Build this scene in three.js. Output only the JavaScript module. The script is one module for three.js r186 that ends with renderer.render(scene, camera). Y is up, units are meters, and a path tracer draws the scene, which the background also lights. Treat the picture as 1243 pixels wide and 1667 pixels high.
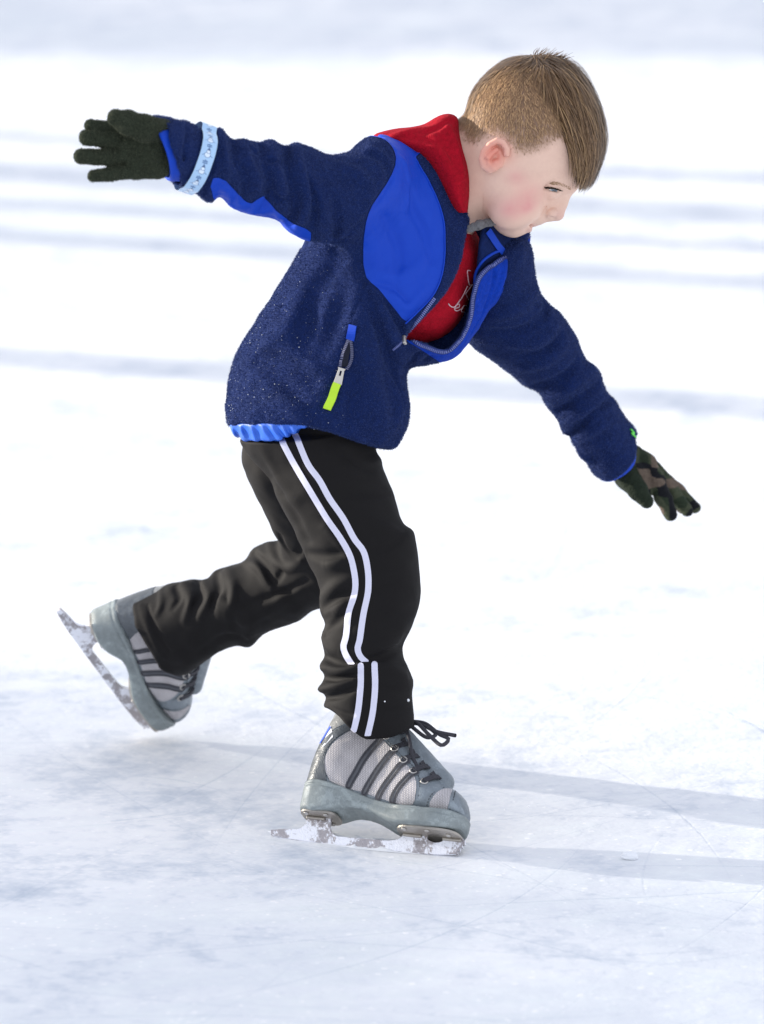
import * as THREE from 'three';
import { mergeGeometries, mergeVertices } from 'three/addons/utils/BufferGeometryUtils.js';
import { RoundedBoxGeometry } from 'three/addons/geometries/RoundedBoxGeometry.js';

// ───────── camera, sky, sun, exposure ─────────
const PITCH = 12.8 * Math.PI / 180, DIST = 6.5, PPM = 1400;      // the figure is drawn up at 1400 units to the metre
const CONTACT = [618, -1376, 100];                              // where the gliding blade meets the ice (figure units)
const sp = Math.sin(PITCH), cp = Math.cos(PITCH);
const ORIGIN_Y = -((CONTACT[1] + 833.5) / PPM * cp + CONTACT[2] / PPM * sp);
const scene = new THREE.Scene();
const camera = new THREE.PerspectiveCamera(2 * Math.atan(833.5 / PPM / DIST) * 180 / Math.PI, 764 / 1024, 0.1, 600);
camera.position.set(0, ORIGIN_Y + DIST * sp, DIST * cp);
camera.rotation.set(-PITCH, 0, 0);
camera.focus = 6.44; camera.userData.fStop = 4.5;
const renderer = new THREE.WebGLRenderer({ antialias: true });
renderer.toneMapping = THREE.LinearToneMapping;
renderer.toneMappingExposure = 1.6;
renderer.shadowMap.enabled = true;
const SUN_EL = 9.8 * Math.PI / 180, SUN_AZ = 20 * Math.PI / 180;   // from the left, a little behind the skater
const SUN = new THREE.Vector3(-Math.cos(SUN_AZ) * Math.cos(SUN_EL), Math.sin(SUN_EL), -Math.sin(SUN_AZ) * Math.cos(SUN_EL));
{
  const W = 512, H = 256, a = new Float32Array(W * H * 4);
  for (let j = 0; j < H; j++) {
    const el = ((j + 0.5) / H - 0.5) * Math.PI;
    for (let i = 0; i < W; i++) {
      const az = ((i + 0.5) / W - 0.5) * 2 * Math.PI;
      const d = [Math.cos(el) * Math.cos(az), Math.sin(el), Math.cos(el) * Math.sin(az)];
      const c = d[0] * SUN.x + d[1] * SUN.y + d[2] * SUN.z;
      const up = Math.max(0, d[1]), h = Math.pow(1 - up, 2.2);
      const g = 0.55 * Math.pow(Math.max(0, c), 6);
      const k = (j * W + i) * 4;
      a[k] = 0.535 + 0.26 * h + g; a[k + 1] = 0.57 + 0.24 * h + g * 0.93; a[k + 2] = 0.665 + 0.18 * h + g * 0.8; a[k + 3] = 1;
    }
  }
  const sky = new THREE.DataTexture(a, W, H, THREE.RGBAFormat, THREE.FloatType);
  sky.mapping = THREE.EquirectangularReflectionMapping; sky.magFilter = THREE.LinearFilter; sky.minFilter = THREE.LinearFilter; sky.needsUpdate = true;
  scene.background = sky; scene.environment = sky;
}
const sun = new THREE.DirectionalLight(new THREE.Color().setRGB(1, 0.92, 0.80), 5);
sun.position.copy(SUN).multiplyScalar(40); sun.castShadow = true; sun.shadow.mapSize.set(4096, 4096); sun.shadow.radius = 1.2;
Object.assign(sun.shadow.camera, { left: -14, right: 14, top: 14, bottom: -14, near: 1, far: 120 });
scene.add(sun, sun.target);

// ───────── helpers ─────────
let seed = 12345;
const rnd = () => { seed = (seed * 1664525 + 1013904223) >>> 0; return seed / 4294967296; };
const rr = (a, b) => a + (b - a) * rnd();
const clamp = (v, a = 0, b = 1) => v < a ? a : v > b ? b : v;
const lerp = (a, b, t) => a + (b - a) * t;
const sstep = (a, b, v) => { const t = clamp((v - a) / (b - a)); return t * t * (3 - 2 * t); };
const smin = (a, b, k) => { const h = Math.max(k - Math.abs(a - b), 0) / k; return Math.min(a, b) - h * h * k * 0.25; };
const smax = (a, b, k) => -smin(-a, -b, k);
const LAT = new Float32Array(4096); for (let i = 0; i < 4096; i++) LAT[i] = rnd();
const hash3 = (x, y, z) => LAT[((x * 73856093) ^ (y * 19349663) ^ (z * 83492791)) & 4095];
function noise3(x, y, z) {
  const X = Math.floor(x), Y = Math.floor(y), Z = Math.floor(z); let u = x - X, v = y - Y, w = z - Z;
  u = u * u * (3 - 2 * u); v = v * v * (3 - 2 * v); w = w * w * (3 - 2 * w);
  const a = lerp(lerp(hash3(X, Y, Z), hash3(X + 1, Y, Z), u), lerp(hash3(X, Y + 1, Z), hash3(X + 1, Y + 1, Z), u), v);
  const b = lerp(lerp(hash3(X, Y, Z + 1), hash3(X + 1, Y, Z + 1), u), lerp(hash3(X, Y + 1, Z + 1), hash3(X + 1, Y + 1, Z + 1), u), v);
  return lerp(a, b, w) * 2 - 1;
}
function tileNoise(x, y, per, s, perY = per) {      // periodic 2-D value noise, 0..1
  const X = Math.floor(x), Y = Math.floor(y); let u = x - X, v = y - Y;
  u = u * u * (3 - 2 * u); v = v * v * (3 - 2 * v);
  const x0 = ((X % per) + per) % per, x1 = (x0 + 1) % per, y0 = ((Y % perY) + perY) % perY, y1 = (y0 + 1) % perY;
  return lerp(lerp(hash3(x0, y0, s), hash3(x1, y0, s), u), lerp(hash3(x0, y1, s), hash3(x1, y1, s), u), v);
}
function dataTex(N, fn, srgb) {          // fn(u, v, i, j) -> [r, g, b] 0..1
  const a = new Uint8Array(N * N * 4);
  for (let j = 0; j < N; j++) for (let i = 0; i < N; i++) {
    const c = fn(i / N, j / N, i, j), k = (j * N + i) * 4;
    a[k] = clamp(c[0]) * 255; a[k + 1] = clamp(c[1]) * 255; a[k + 2] = clamp(c[2]) * 255; a[k + 3] = 255;
  }
  const t = new THREE.DataTexture(a, N, N); t.wrapS = t.wrapT = THREE.RepeatWrapping; t.magFilter = THREE.LinearFilter; t.minFilter = THREE.LinearMipmapLinearFilter;
  if (srgb) t.colorSpace = THREE.SRGBColorSpace; t.needsUpdate = true; return t;
}
const grey = f => (u, v, i, j) => { const g = f(u, v, i, j); return [g, g, g]; };
const lin = (r, g, b) => new THREE.Color().setRGB(r, g, b);
const used = {};
const numbered = n => { const k = used[n] = (used[n] ?? -1) + 1; return k ? `${n}_${String(k).padStart(3, '0')}` : n; };
function shadowed(o) { o.traverse(m => { if (m.isMesh) { m.castShadow = true; m.receiveShadow = true; } }); return o; }
function mesh(name, geo, mat, parent) { const m = new THREE.Mesh(geo, mat); m.name = name; m.castShadow = m.receiveShadow = true; parent.add(m); return m; }

// ───────── the ice ─────────
const ICE_TILE = 2.6;
{
  const N = 2048, hgt = new Float32Array(N * N), ice = new Float32Array(N * N);
  for (let j = 0; j < N; j++) for (let i = 0; i < N; i++) {
    const u = i / N, v = j / N; let s = 0, a = 0.5, big = 0;
    for (let o = 0, f = 24; o < 6; o++, f *= 2) { s += a * tileNoise(u * f, v * f, f, o + 3); a *= 0.8; } s /= 1.35;
    big = 0.6 * tileNoise(u * 5, v * 5, 5, 21) + 0.4 * tileNoise(u * 13, v * 13, 13, 22);
    const st = tileNoise(u * 14, v * 150, 14, 31, 150) * 0.5 + tileNoise(u * 40, v * 220, 40, 32, 220) * 0.5;
    ice[j * N + i] = clamp((big * 0.42 + st * 0.34 + s * 1.0 - 1.18) * 2.2 + 0.36);          // clear blue ice showing through the frost
    hgt[j * N + i] = s * 0.55 + 0.1 * st;
  }
  const line = (x, y, ang, len, curve, w, dh, di) => {           // one blade mark
    let n = Math.floor(len * N); const st = 1;
    for (let k = 0; k < n; k += st) {
      const t = k / n, f = Math.sin(Math.PI * t), ww = w * (0.5 + 0.5 * f);
      ang += curve / n;
      x += Math.cos(ang) / N; y += Math.sin(ang) / N;
      const px = -Math.sin(ang), py = Math.cos(ang);
      for (let q = -Math.ceil(ww); q <= Math.ceil(ww); q++) {
        const ix = ((Math.round(x * N + px * q) % N) + N) % N, iy = ((Math.round(y * N + py * q) % N) + N) % N, m = clamp(1 - Math.abs(q) / (ww + 0.5)) * f;
        hgt[iy * N + ix] += dh * m; ice[iy * N + ix] = clamp(ice[iy * N + ix] + di * m);
      }
    }
  };
  for (let k = 0; k < 240; k++) line(rnd(), rnd(), rnd() < 0.6 ? rr(-0.35, 0.35) : rr(0, 6.28), rr(0.06, 0.5), rr(-1.1, 1.1), rr(0.5, 1.2), rr(-0.14, -0.03), rr(-0.2, 0.2));
  for (let k = 0; k < 18; k++) line(rnd(), rnd(), rr(0, 6.28), rr(0.15, 0.6), rr(-1.6, 1.6), rr(1.0, 2.2), rr(-0.18, 0.12), rr(-0.2, 0.25));
  for (let k = 0; k < 9000; k++) { const i = Math.floor(rnd() * N), j = Math.floor(rnd() * N), r = rr(0.5, 2.2) | 0; for (let a = -r; a <= r; a++) for (let b = -r; b <= r; b++) { const q = ((j + b + N) % N) * N + (i + a + N) % N; hgt[q] += 0.05; ice[q] *= 0.5; } }
  let mean = 0; for (let k = 0; k < hgt.length; k += 7) mean += hgt[k] * 7 / hgt.length;
  const cmap = dataTex(N, (u, v, i, j) => {
    const t = ice[j * N + i], g = (hgt[j * N + i] - mean) * 0.5 - 0.012;
    return [lerp(0.940, 0.825, t) + g * 1.2, lerp(0.943, 0.855, t) + g, lerp(0.950, 0.880, t) + g * 0.75];
  }, true);
  const bmap = dataTex(N, grey((u, v, i, j) => clamp(hgt[j * N + i] * 0.8)));
  const rmap = dataTex(512, (u, v, i, j) => { const t = ice[(j * 4) * N + i * 4]; return [0, lerp(0.75, 0.42, t), 0]; });
  const mat = new THREE.MeshPhysicalMaterial({ map: cmap, bumpMap: bmap, bumpScale: 0.0042, roughnessMap: rmap, roughness: 1, ior: 1.31, specularIntensity: 0.7 });
  const G = 220, P = [], U = [], I = [], sc = t => Math.sign(t) * (Math.abs(t) * 1.6 + Math.pow(Math.abs(t), 6) * 130);
  const ca = Math.cos(0.16), sa = Math.sin(0.16);
  for (let j = 0; j <= G; j++) for (let i = 0; i <= G; i++) {
    const x = sc(i / G * 2 - 1), z = sc(j / G * 2 - 1) - 1;
    const far = sstep(0.35, 1.2, Math.hypot(x, z));
    const y = far * (noise3(x * 1.7, 3, z * 1.7) * 0.004 - 0.004) + (noise3(x * 13, 7, z * 13)) * 0.0008 - 0.0008;
    P.push(x, y, z); U.push((x * ca - z * sa) / ICE_TILE + 0.13, (x * sa + z * ca) / ICE_TILE + 0.4);
  }
  for (let j = 0; j < G; j++) for (let i = 0; i < G; i++) { const a = j * (G + 1) + i; I.push(a, a + G + 1, a + 1, a + 1, a + G + 1, a + G + 2); }
  const g = new THREE.BufferGeometry(); g.setAttribute('position', new THREE.Float32BufferAttribute(P, 3)); g.setAttribute('uv', new THREE.Float32BufferAttribute(U, 2)); g.setIndex(I); g.computeVertexNormals();
  const m = mesh('ice', g, mat, scene); m.userData = { kind: 'structure', label: 'white scratched outdoor skating ice with frosty snow', category: 'ice' };
}
const snowMat = new THREE.MeshStandardMaterial({ color: lin(0.86, 0.88, 0.91), roughness: 0.8 });
{ // shaved snow crumbs scattered over the ice
  const base = new THREE.IcosahedronGeometry(1, 0), list = [];
  const add = (x, z, s) => { const g = base.clone(); g.rotateX(rr(0, 6)); g.rotateY(rr(0, 6)); g.scale(s * rr(0.8, 1.6), s * rr(0.4, 0.8), s * rr(0.8, 1.4)); g.translate(x, s * 0.25, z); list.push(g); };
  for (let k = 0; k < 160; k++) { const z = rr(-3.2, 1.2); add(rr(-0.75, 0.75), z, Math.pow(rnd(), 5) * 0.0013 + 0.0003); }
  const m = mesh('snow_crumbs', mergeGeometries(list), snowMat, scene); m.userData = { kind: 'stuff', label: 'tiny crumbs of shaved snow scattered over the ice', category: 'snow' };
  for (const [x, z, s, l] of [[iceAt(1025, 1398).x, iceAt(1025, 1398).z, 0.0072, 'small white lump of snow lying on the ice right of the skater']]) {
    const g = new THREE.IcosahedronGeometry(1, 3), p = g.attributes.position;
    for (let i = 0; i < p.count; i++) { const k = 1 + 0.35 * noise3(p.getX(i) * 1.7, p.getY(i) * 1.7, p.getZ(i) * 1.7); p.setXYZ(i, p.getX(i) * k * s * 1.3, p.getY(i) * k * s * 0.75, p.getZ(i) * k * s); }
    g.computeVertexNormals(); g.translate(0, s * 0.5, 0);
    const o = mesh('snow_lump', g, snowMat, scene); o.position.set(x, 0, z); o.userData = { label: l, category: 'snow' };
  }
}
// ───────── what stands outside the frame and throws the long shadows over the ice ─────────
// a point on the ice seen at photograph pixel (px, py)
function iceAt(px, py) {
  const d = new THREE.Vector3((px - 621.5) / PPM / DIST, (833.5 - py) / PPM / DIST, -1).applyAxisAngle(new THREE.Vector3(1, 0, 0), -PITCH);
  return camera.position.clone().addScaledVector(d, -camera.position.y / d.y);
}
const barkMat = new THREE.MeshStandardMaterial({ color: lin(0.11, 0.085, 0.065), roughness: 0.95, bumpMap: dataTex(256, grey((u, v) => tileNoise(u * 24, v * 6, 24, 3, 6))), bumpScale: 0.012 });
function limb(pts, r0, r1, seg = 7) {
  const c = new THREE.CatmullRomCurve3(pts), n = pts.length * 3, g = new THREE.TubeGeometry(c, n, 1, seg, false), p = g.attributes.position, pt = new THREE.Vector3();
  for (let i = 0; i <= n; i++) { c.getPointAt(i / n, pt); const r = lerp(r0, r1, i / n); for (let j = 0; j <= seg; j++) { const k = i * (seg + 1) + j; p.setXYZ(k, pt.x + (p.getX(k) - pt.x) * r, pt.y + (p.getY(k) - pt.y) * r, pt.z + (p.getZ(k) - pt.z) * r); } }
  return g;
}
function bareTree(x, z, h, r, label, wob) {
  const t = new THREE.Group(); t.name = numbered('bare_tree'); t.position.set(x, 0, z); scene.add(t);
  t.userData = { label, category: 'tree', group: 'bare trees beside the rink' };
  const V = (a, b, c) => new THREE.Vector3(a, b, c), pts = []; for (let k = 0; k <= 6; k++) pts.push(V(wob * Math.sin(k * 1.3) * 0.06, h * k / 6 - 0.05 * (k === 0), wob * Math.cos(k * 1.7) * 0.06));
  mesh('trunk', limb(pts, r, r * 0.55, 10), barkMat, t);
  for (let k = 0; k < 9; k++) {
    const y = h * rr(0.78, 0.99), a = rr(0, 6.28), L = rr(0.8, 1.7), up = rr(0.5, 1.1), d = V(Math.cos(a), 0, Math.sin(a)), p0 = V(0, y, 0), p1 = V(d.x * L * 0.5, y + up * 0.4, d.z * L * 0.5), p2 = V(d.x * L, y + up, d.z * L);
    const tw = [limb([p0, p1, p2], r * 0.33, r * 0.08, 6)];
    for (let q = 0; q < 4; q++) { const f = rr(0.3, 0.9), s = p0.clone().lerp(p2, f), a2 = a + rr(-1.2, 1.2); tw.push(limb([s, V(s.x + Math.cos(a2) * 0.3, s.y + 0.3, s.z + Math.sin(a2) * 0.3), V(s.x + Math.cos(a2) * 0.5, s.y + 0.75, s.z + Math.sin(a2) * 0.5)], r * 0.09, r * 0.03, 5)); }
    mesh('branch', mergeGeometries(tw), barkMat, t);
  }
  return t;
}
const toSun = new THREE.Vector3(SUN.x, 0, SUN.z).normalize();
const treeWords = ['nearest to the camera', 'second from the camera', 'third from the camera', 'fourth from the camera', 'farthest from the camera'];
[[620, 622, 6.6, 0.092], [620, 425, 7.6, 0.085], [620, 372, 8.4, 0.07], [620, 318, 7.2, 0.12], [620, 262, 9.0, 0.07]].forEach(([px, py, dist, r], i) => {
  const g = iceAt(px, py).addScaledVector(toSun, dist);
  bareTree(g.x, g.z, 7.5 + i * 0.3, r, `slim bare tree left of the rink, ${treeWords[i]}`, 1 + i * 0.2);
});

{ // broad evergreen whose crown shades the near ice
  const perp = new THREE.Vector3(-toSun.z, 0, toSun.x); if (perp.z < 0) perp.negate();
  const hc = 3.0, c = toSun.clone().multiplyScalar(Math.hypot(2.3, 1.25 / Math.tan(SUN_EL)) - 1.75 + hc / Math.tan(SUN_EL)).addScaledVector(perp, 1.15), t = new THREE.Group(); t.name = 'evergreen_tree'; t.position.set(c.x, 0, c.z); scene.add(t);
  t.userData = { label: 'broad round-crowned evergreen tree standing far left of the rink', category: 'tree' };
  const V = (a, b, d) => new THREE.Vector3(a, b, d), tr = [limb([V(0, -0.1, 0), V(0.05, 1.6, 0.03), V(-0.03, 2.4, 0), V(0, 3.5, 0.05)], 0.24, 0.07, 10)];
  for (let k = 0; k < 14; k++) { const a = k * 2.4, y = rr(1.9, 3.2), L = rr(1.2, 2.0); tr.push(limb([V(0, y, 0), V(Math.cos(a) * L * 0.5, y + 0.25, Math.sin(a) * L * 0.5), V(Math.cos(a) * L, y + 0.3, Math.sin(a) * L)], 0.07, 0.015, 6)); }
  mesh('trunk', mergeGeometries(tr), barkMat, t);
  const P = []; for (let k = 0; k < 22000; k++) { const a = rr(0, 6.283), u = rr(-1, 1), q = Math.cbrt(rnd()) * (0.86 + 0.2 * noise3(Math.cos(a) * 3, u * 3, Math.sin(a) * 3)), s = Math.sqrt(1 - u * u), x = Math.cos(a) * s * q * 2.3, y = hc + u * q * 1.25, z = Math.sin(a) * s * q * 2.3; for (let m = 0; m < 3; m++) P.push(x + rr(-0.12, 0.12), y + rr(-0.09, 0.09), z + rr(-0.12, 0.12)); }
  const g = new THREE.BufferGeometry(); g.setAttribute('position', new THREE.Float32BufferAttribute(P, 3)); g.computeVertexNormals();
  mesh('crown', g, new THREE.MeshStandardMaterial({ color: lin(0.045, 0.075, 0.035), roughness: 0.9, side: THREE.DoubleSide }), t);
}
{ // long wooden warming hut behind the rink, its shadow lies over the far ice
  const zEdge = iceAt(620, 92).z, H = 3.2, reach = H / Math.tan(SUN_EL), z0 = zEdge - reach * Math.sin(SUN_AZ), xc = -reach * Math.cos(SUN_AZ), L = 17, hut = new THREE.Group(); hut.name = 'warming_hut'; hut.position.set(xc, 0, z0); scene.add(hut);
  hut.userData = { label: 'long brown wooden hut behind the rink with flat overhanging roof', category: 'hut' };
  const wood = new THREE.MeshStandardMaterial({ color: lin(0.2, 0.12, 0.07), roughness: 0.85, bumpMap: barkMat.bumpMap, bumpScale: 0.01 }), roofM = new THREE.MeshStandardMaterial({ color: lin(0.08, 0.08, 0.085), roughness: 0.8 }), glass = new THREE.MeshPhysicalMaterial({ color: lin(0.02, 0.025, 0.03), roughness: 0.05 });
  const box = (n, w, h, d, x, y, z, m, p = hut) => { const o = mesh(n, new THREE.BoxGeometry(w, h, d), m, p); o.position.set(x, y, z); return o; };
  box('wall', L, H - 0.2, 5, 0, (H - 0.2) / 2, -3, wood); box('roof', L + 0.8, 0.2, 6, 0, H - 0.1, -3, roofM);
  for (let k = 0; k < 10; k++) box('plank', L, 0.26, 0.05, 0, 0.18 + k * 0.29, -0.47, wood);
  const d = box('door', 1.1, 2.1, 0.08, 2, 1.06, -0.40, roofM); box('handle', 0.04, 0.2, 0.06, 0.42, 0, 0.07, barkMat, d);
  for (const x of [-6, -3, 5]) { const w = box('window', 1.3, 1.0, 0.1, x, 1.6, -0.41, roofM); box('pane', 1.1, 0.8, 0.03, 0, 0, 0.06, glass, w); }
}

{ // ridge of shaved snow thrown up along the gliding blade
  const a = iceAt(438, 1352), b = iceAt(735, 1388), P = [], I = [], n = 90, m = 12, d = b.clone().sub(a), L = d.length(); d.normalize(); const w = new THREE.Vector3(-d.z, 0, d.x);
  for (let i = 0; i <= n; i++) for (let j = 0; j <= m; j++) { const u = i / n, v = j / m * 2 - 1, e = Math.sin(Math.PI * u) ** 0.5, k = a.clone().addScaledVector(d, u * L).addScaledVector(w, v * 0.022 * e + 0.004), h = 0.006 * e * (1 - v * v) * (0.55 + 0.6 * noise3(u * 26, v * 3, 2)) + 0.0022 * noise3(u * 70, v * 9, 5) * (1 - v * v); P.push(k.x, h - 0.0008, k.z); if (i < n && j < m) { const q = i * (m + 1) + j; I.push(q, q + 1, q + m + 1, q + 1, q + m + 2, q + m + 1); } }
  const g = new THREE.BufferGeometry(); g.setAttribute('position', new THREE.Float32BufferAttribute(P, 3)); g.setIndex(I); g.computeVertexNormals();
  const o = mesh('shaved_snow', g, new THREE.MeshStandardMaterial({ color: lin(0.86, 0.88, 0.91), roughness: 0.85, side: THREE.DoubleSide }), scene); o.userData = { kind: 'stuff', label: 'thin ridge of shaved snow along the gliding skate blade', category: 'snow' };
}

// ───────── figure toolkit: x to the right, y up, z to the camera, 1400 units to the metre ─────────
const FIG = new THREE.Matrix4().makeTranslation(0, ORIGIN_Y, 0).multiply(new THREE.Matrix4().makeRotationX(-PITCH)).multiply(new THREE.Matrix4().makeScale(1 / PPM, 1 / PPM, 1 / PPM)).multiply(new THREE.Matrix4().makeTranslation(-621.5, 833.5, 0));
const CAMZ = DIST * PPM;
const K = (px, py, z = 0) => { const f = (CAMZ - z) / CAMZ; return [621.5 + (px - 621.5) * f, -(833.5 + (py - 833.5) * f), z]; };
const KV = (px, py, z) => new THREE.Vector3(...K(px, py, z));
function polyD(P, x, y) {               // signed distance to a closed outline, negative inside
  let d = Infinity, s = 1;
  for (let i = 0, n = P.length, j = n - 1; i < n; j = i++) {
    const ex = P[j][0] - P[i][0], ey = P[j][1] - P[i][1], wx = x - P[i][0], wy = y - P[i][1], t = clamp((wx * ex + wy * ey) / (ex * ex + ey * ey)), bx = wx - ex * t, by = wy - ey * t;
    d = Math.min(d, bx * bx + by * by);
    const c1 = y >= P[i][1], c2 = y < P[j][1], c3 = ex * wy > ey * wx;
    if ((c1 && c2 && c3) || (!c1 && !c2 && !c3)) s = -s;
  }
  return s * Math.sqrt(d);
}
function smoothPoly(P, n = 3) {          // rounds the corners of a traced outline
  const c = new THREE.CatmullRomCurve3(P.map(p => new THREE.Vector3(p[0], p[1], 0)), true, 'centripetal');
  return c.getPoints(P.length * n).slice(0, -1).map(v => [v.x, v.y]);
}
class Field2 {
  constructor(x0, y0, x1, y1, st, fn) {
    this.x0 = x0; this.y0 = y0; this.st = st; this.nx = Math.ceil((x1 - x0) / st) + 1; this.ny = Math.ceil((y1 - y0) / st) + 1;
    this.a = new Float32Array(this.nx * this.ny);
    for (let j = 0; j < this.ny; j++) for (let i = 0; i < this.nx; i++) this.a[j * this.nx + i] = fn(x0 + i * st, y0 + j * st);
  }
  blur(r, keep) {
    const { a, nx, ny } = this; let s = a.slice(), t = new Float32Array(a.length);
    for (let p = 0; p < 2; p++) {
      for (let j = 0; j < ny; j++) for (let i = 0; i < nx; i++) { let q = 0, c = 0; for (let k = -r; k <= r; k++) { const ii = i + k; if (ii >= 0 && ii < nx) { q += s[j * nx + ii]; c++; } } t[j * nx + i] = q / c; }
      for (let j = 0; j < ny; j++) for (let i = 0; i < nx; i++) { let q = 0, c = 0; for (let k = -r; k <= r; k++) { const jj = j + k; if (jj >= 0 && jj < ny) { q += t[jj * nx + i]; c++; } } s[j * nx + i] = q / c; }
    }
    for (let k = 0; k < a.length; k++) a[k] = lerp(a[k], s[k], sstep(0, -keep, a[k]));
    return this;
  }
  at(x, y) {
    let u = (x - this.x0) / this.st, v = (y - this.y0) / this.st, ex = 0;
    const mx = this.nx - 1.001, my = this.ny - 1.001;
    if (u < 0) { ex += u * u; u = 0; } else if (u > mx) { ex += (u - mx) ** 2; u = mx; }
    if (v < 0) { ex += v * v; v = 0; } else if (v > my) { ex += (v - my) ** 2; v = my; }
    const i = u | 0, j = v | 0; u -= i; v -= j; const k = j * this.nx + i, a = this.a;
    const r = (a[k] * (1 - u) + a[k + 1] * u) * (1 - v) + (a[k + this.nx] * (1 - u) + a[k + this.nx + 1] * u) * v;
    this.out = ex > 0 ? Math.sqrt(ex) * this.st : 0; return r;
  }
}
function axisZ(axis, px, py) {          // z and tilt of the nearest place on an axis through the limb
  let best = Infinity, z = 0, ct = 1;
  for (let i = 0; i + 1 < axis.length; i++) {
    const a = axis[i], b = axis[i + 1], ex = b[0] - a[0], ey = b[1] - a[1], L = Math.hypot(ex, ey), t = clamp(((px - a[0]) * ex + (py - a[1]) * ey) / (L * L)), d = Math.hypot(px - a[0] - ex * t, py - a[1] - ey * t);
    if (d < best) { best = d; z = lerp(a[2], b[2], t); ct = L / Math.hypot(L, b[2] - a[2]); }
  }
  return [z, ct];
}
// a rounded body with the given side outline (photograph pixels) and round cross-section of radius R about its axis
function inflate({ poly, axis, R, zc, blur = 5, smooth = 3, tiltMin = 0.62 }) {
  const A = poly.map(([px, py]) => { const z = zc ? zc(px, py) : axisZ(axis, px, py)[0], k = K(px, py, z); return [k[0], k[1]]; });
  const P = smooth ? smoothPoly(A, smooth) : A;
  let x0 = 1e9, y0 = 1e9, x1 = -1e9, y1 = -1e9; for (const [x, y] of P) { x0 = Math.min(x0, x); x1 = Math.max(x1, x); y0 = Math.min(y0, y); y1 = Math.max(y1, y); }
  const m = 40, st = 2.5; x0 -= m; y0 -= m; x1 += m; y1 += m;
  const D = new Field2(x0, y0, x1, y1, st, (x, y) => polyD(P, x, y)).blur(blur, 30);
  const axA = axis && axis.map(a => { const k = K(...a); return [k[0], k[1], a[2]]; });
  const Z = new Field2(x0, y0, x1, y1, 5, (x, y) => zc ? zc(x, -y) : axisZ(axA, x, y)[0]);
  const C = axis ? new Field2(x0, y0, x1, y1, 5, (x, y) => Math.max(tiltMin, axisZ(axA, x, y)[1])) : null;
  if (axis) { Z.blur(0, 1); const zb = new Field2(x0, y0, x1, y1, 5, () => 0); zb.a.set(Z.a); smoothField(zb, 8); Z.a.set(zb.a); smoothField(C, 6); }
  const RF = typeof R === 'function' ? new Field2(x0, y0, x1, y1, 5, (x, y) => R(x, -y)) : null;
  return (x, y, z) => {
    const s = D.at(x, y), ex = D.out, r = RF ? RF.at(x, y) : R, q = Math.abs(z - Z.at(x, y)) * (C ? C.at(x, y) : 1), e = Math.max(s + r, 0);
    return Math.sqrt(e * e + q * q) - r + ex;
  };
}
function smoothField(F, r) { const { a, nx, ny } = F; for (let p = 0; p < 2; p++) { const t = a.slice(); for (let j = 0; j < ny; j++) for (let i = 0; i < nx; i++) { let q = 0, c = 0; for (let k = -r; k <= r; k++) { const ii = clamp(i + k, 0, nx - 1); q += t[j * nx + ii]; c++; } a[j * nx + i] = q / c; } const u = a.slice(); for (let j = 0; j < ny; j++) for (let i = 0; i < nx; i++) { let q = 0, c = 0; for (let k = -r; k <= r; k++) { const jj = clamp(j + k, 0, ny - 1); q += u[jj * nx + i]; c++; } a[j * nx + i] = q / c; } } }
function caps(a, b, ra, rb) {           // tapered capsule
  const ex = b[0] - a[0], ey = b[1] - a[1], ez = b[2] - a[2], L2 = ex * ex + ey * ey + ez * ez || 1;
  return (x, y, z) => { const wx = x - a[0], wy = y - a[1], wz = z - a[2], t = clamp((wx * ex + wy * ey + wz * ez) / L2), dx = wx - ex * t, dy = wy - ey * t, dz = wz - ez * t; return Math.sqrt(dx * dx + dy * dy + dz * dz) - lerp(ra, rb, t); };
}
const ell = (c, r, rot = 0) => { const cr = Math.cos(rot), sr = Math.sin(rot), m = Math.min(...r); return (x, y, z) => { const X = x - c[0], Y = y - c[1], a = (X * cr + Y * sr) / r[0], b = (-X * sr + Y * cr) / r[1], d = (z - c[2]) / r[2]; const k = Math.sqrt(a * a + b * b + d * d); return (k - 1) * m * (k > 1 ? 1 : 1); }; };
const half = (p, n) => { const L = Math.hypot(...n), a = n[0] / L, b = n[1] / L, c = n[2] / L; return (x, y, z) => (x - p[0]) * a + (y - p[1]) * b + (z - p[2]) * c; };   // positive on the side n points to
// where a line of sight at pixel (px, py) meets a body
function hit(f, px, py, z0 = 620, z1 = -620) {
  let z = z0; const at = zz => { const k = K(px, py, zz); return f(k[0], k[1], zz); };
  for (let n = 0; n < 400 && z > z1; n++) { const d = at(z); if (d < 0.25) { const k = K(px, py, z); return new THREE.Vector3(k[0], k[1], z); } z -= Math.max(0.25, d * 0.7); }
  return null;
}
const grad = (f, v, e = 1) => new THREE.Vector3(f(v.x + e, v.y, v.z) - f(v.x - e, v.y, v.z), f(v.x, v.y + e, v.z) - f(v.x, v.y - e, v.z), f(v.x, v.y, v.z + e) - f(v.x, v.y, v.z - e)).normalize();
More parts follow.
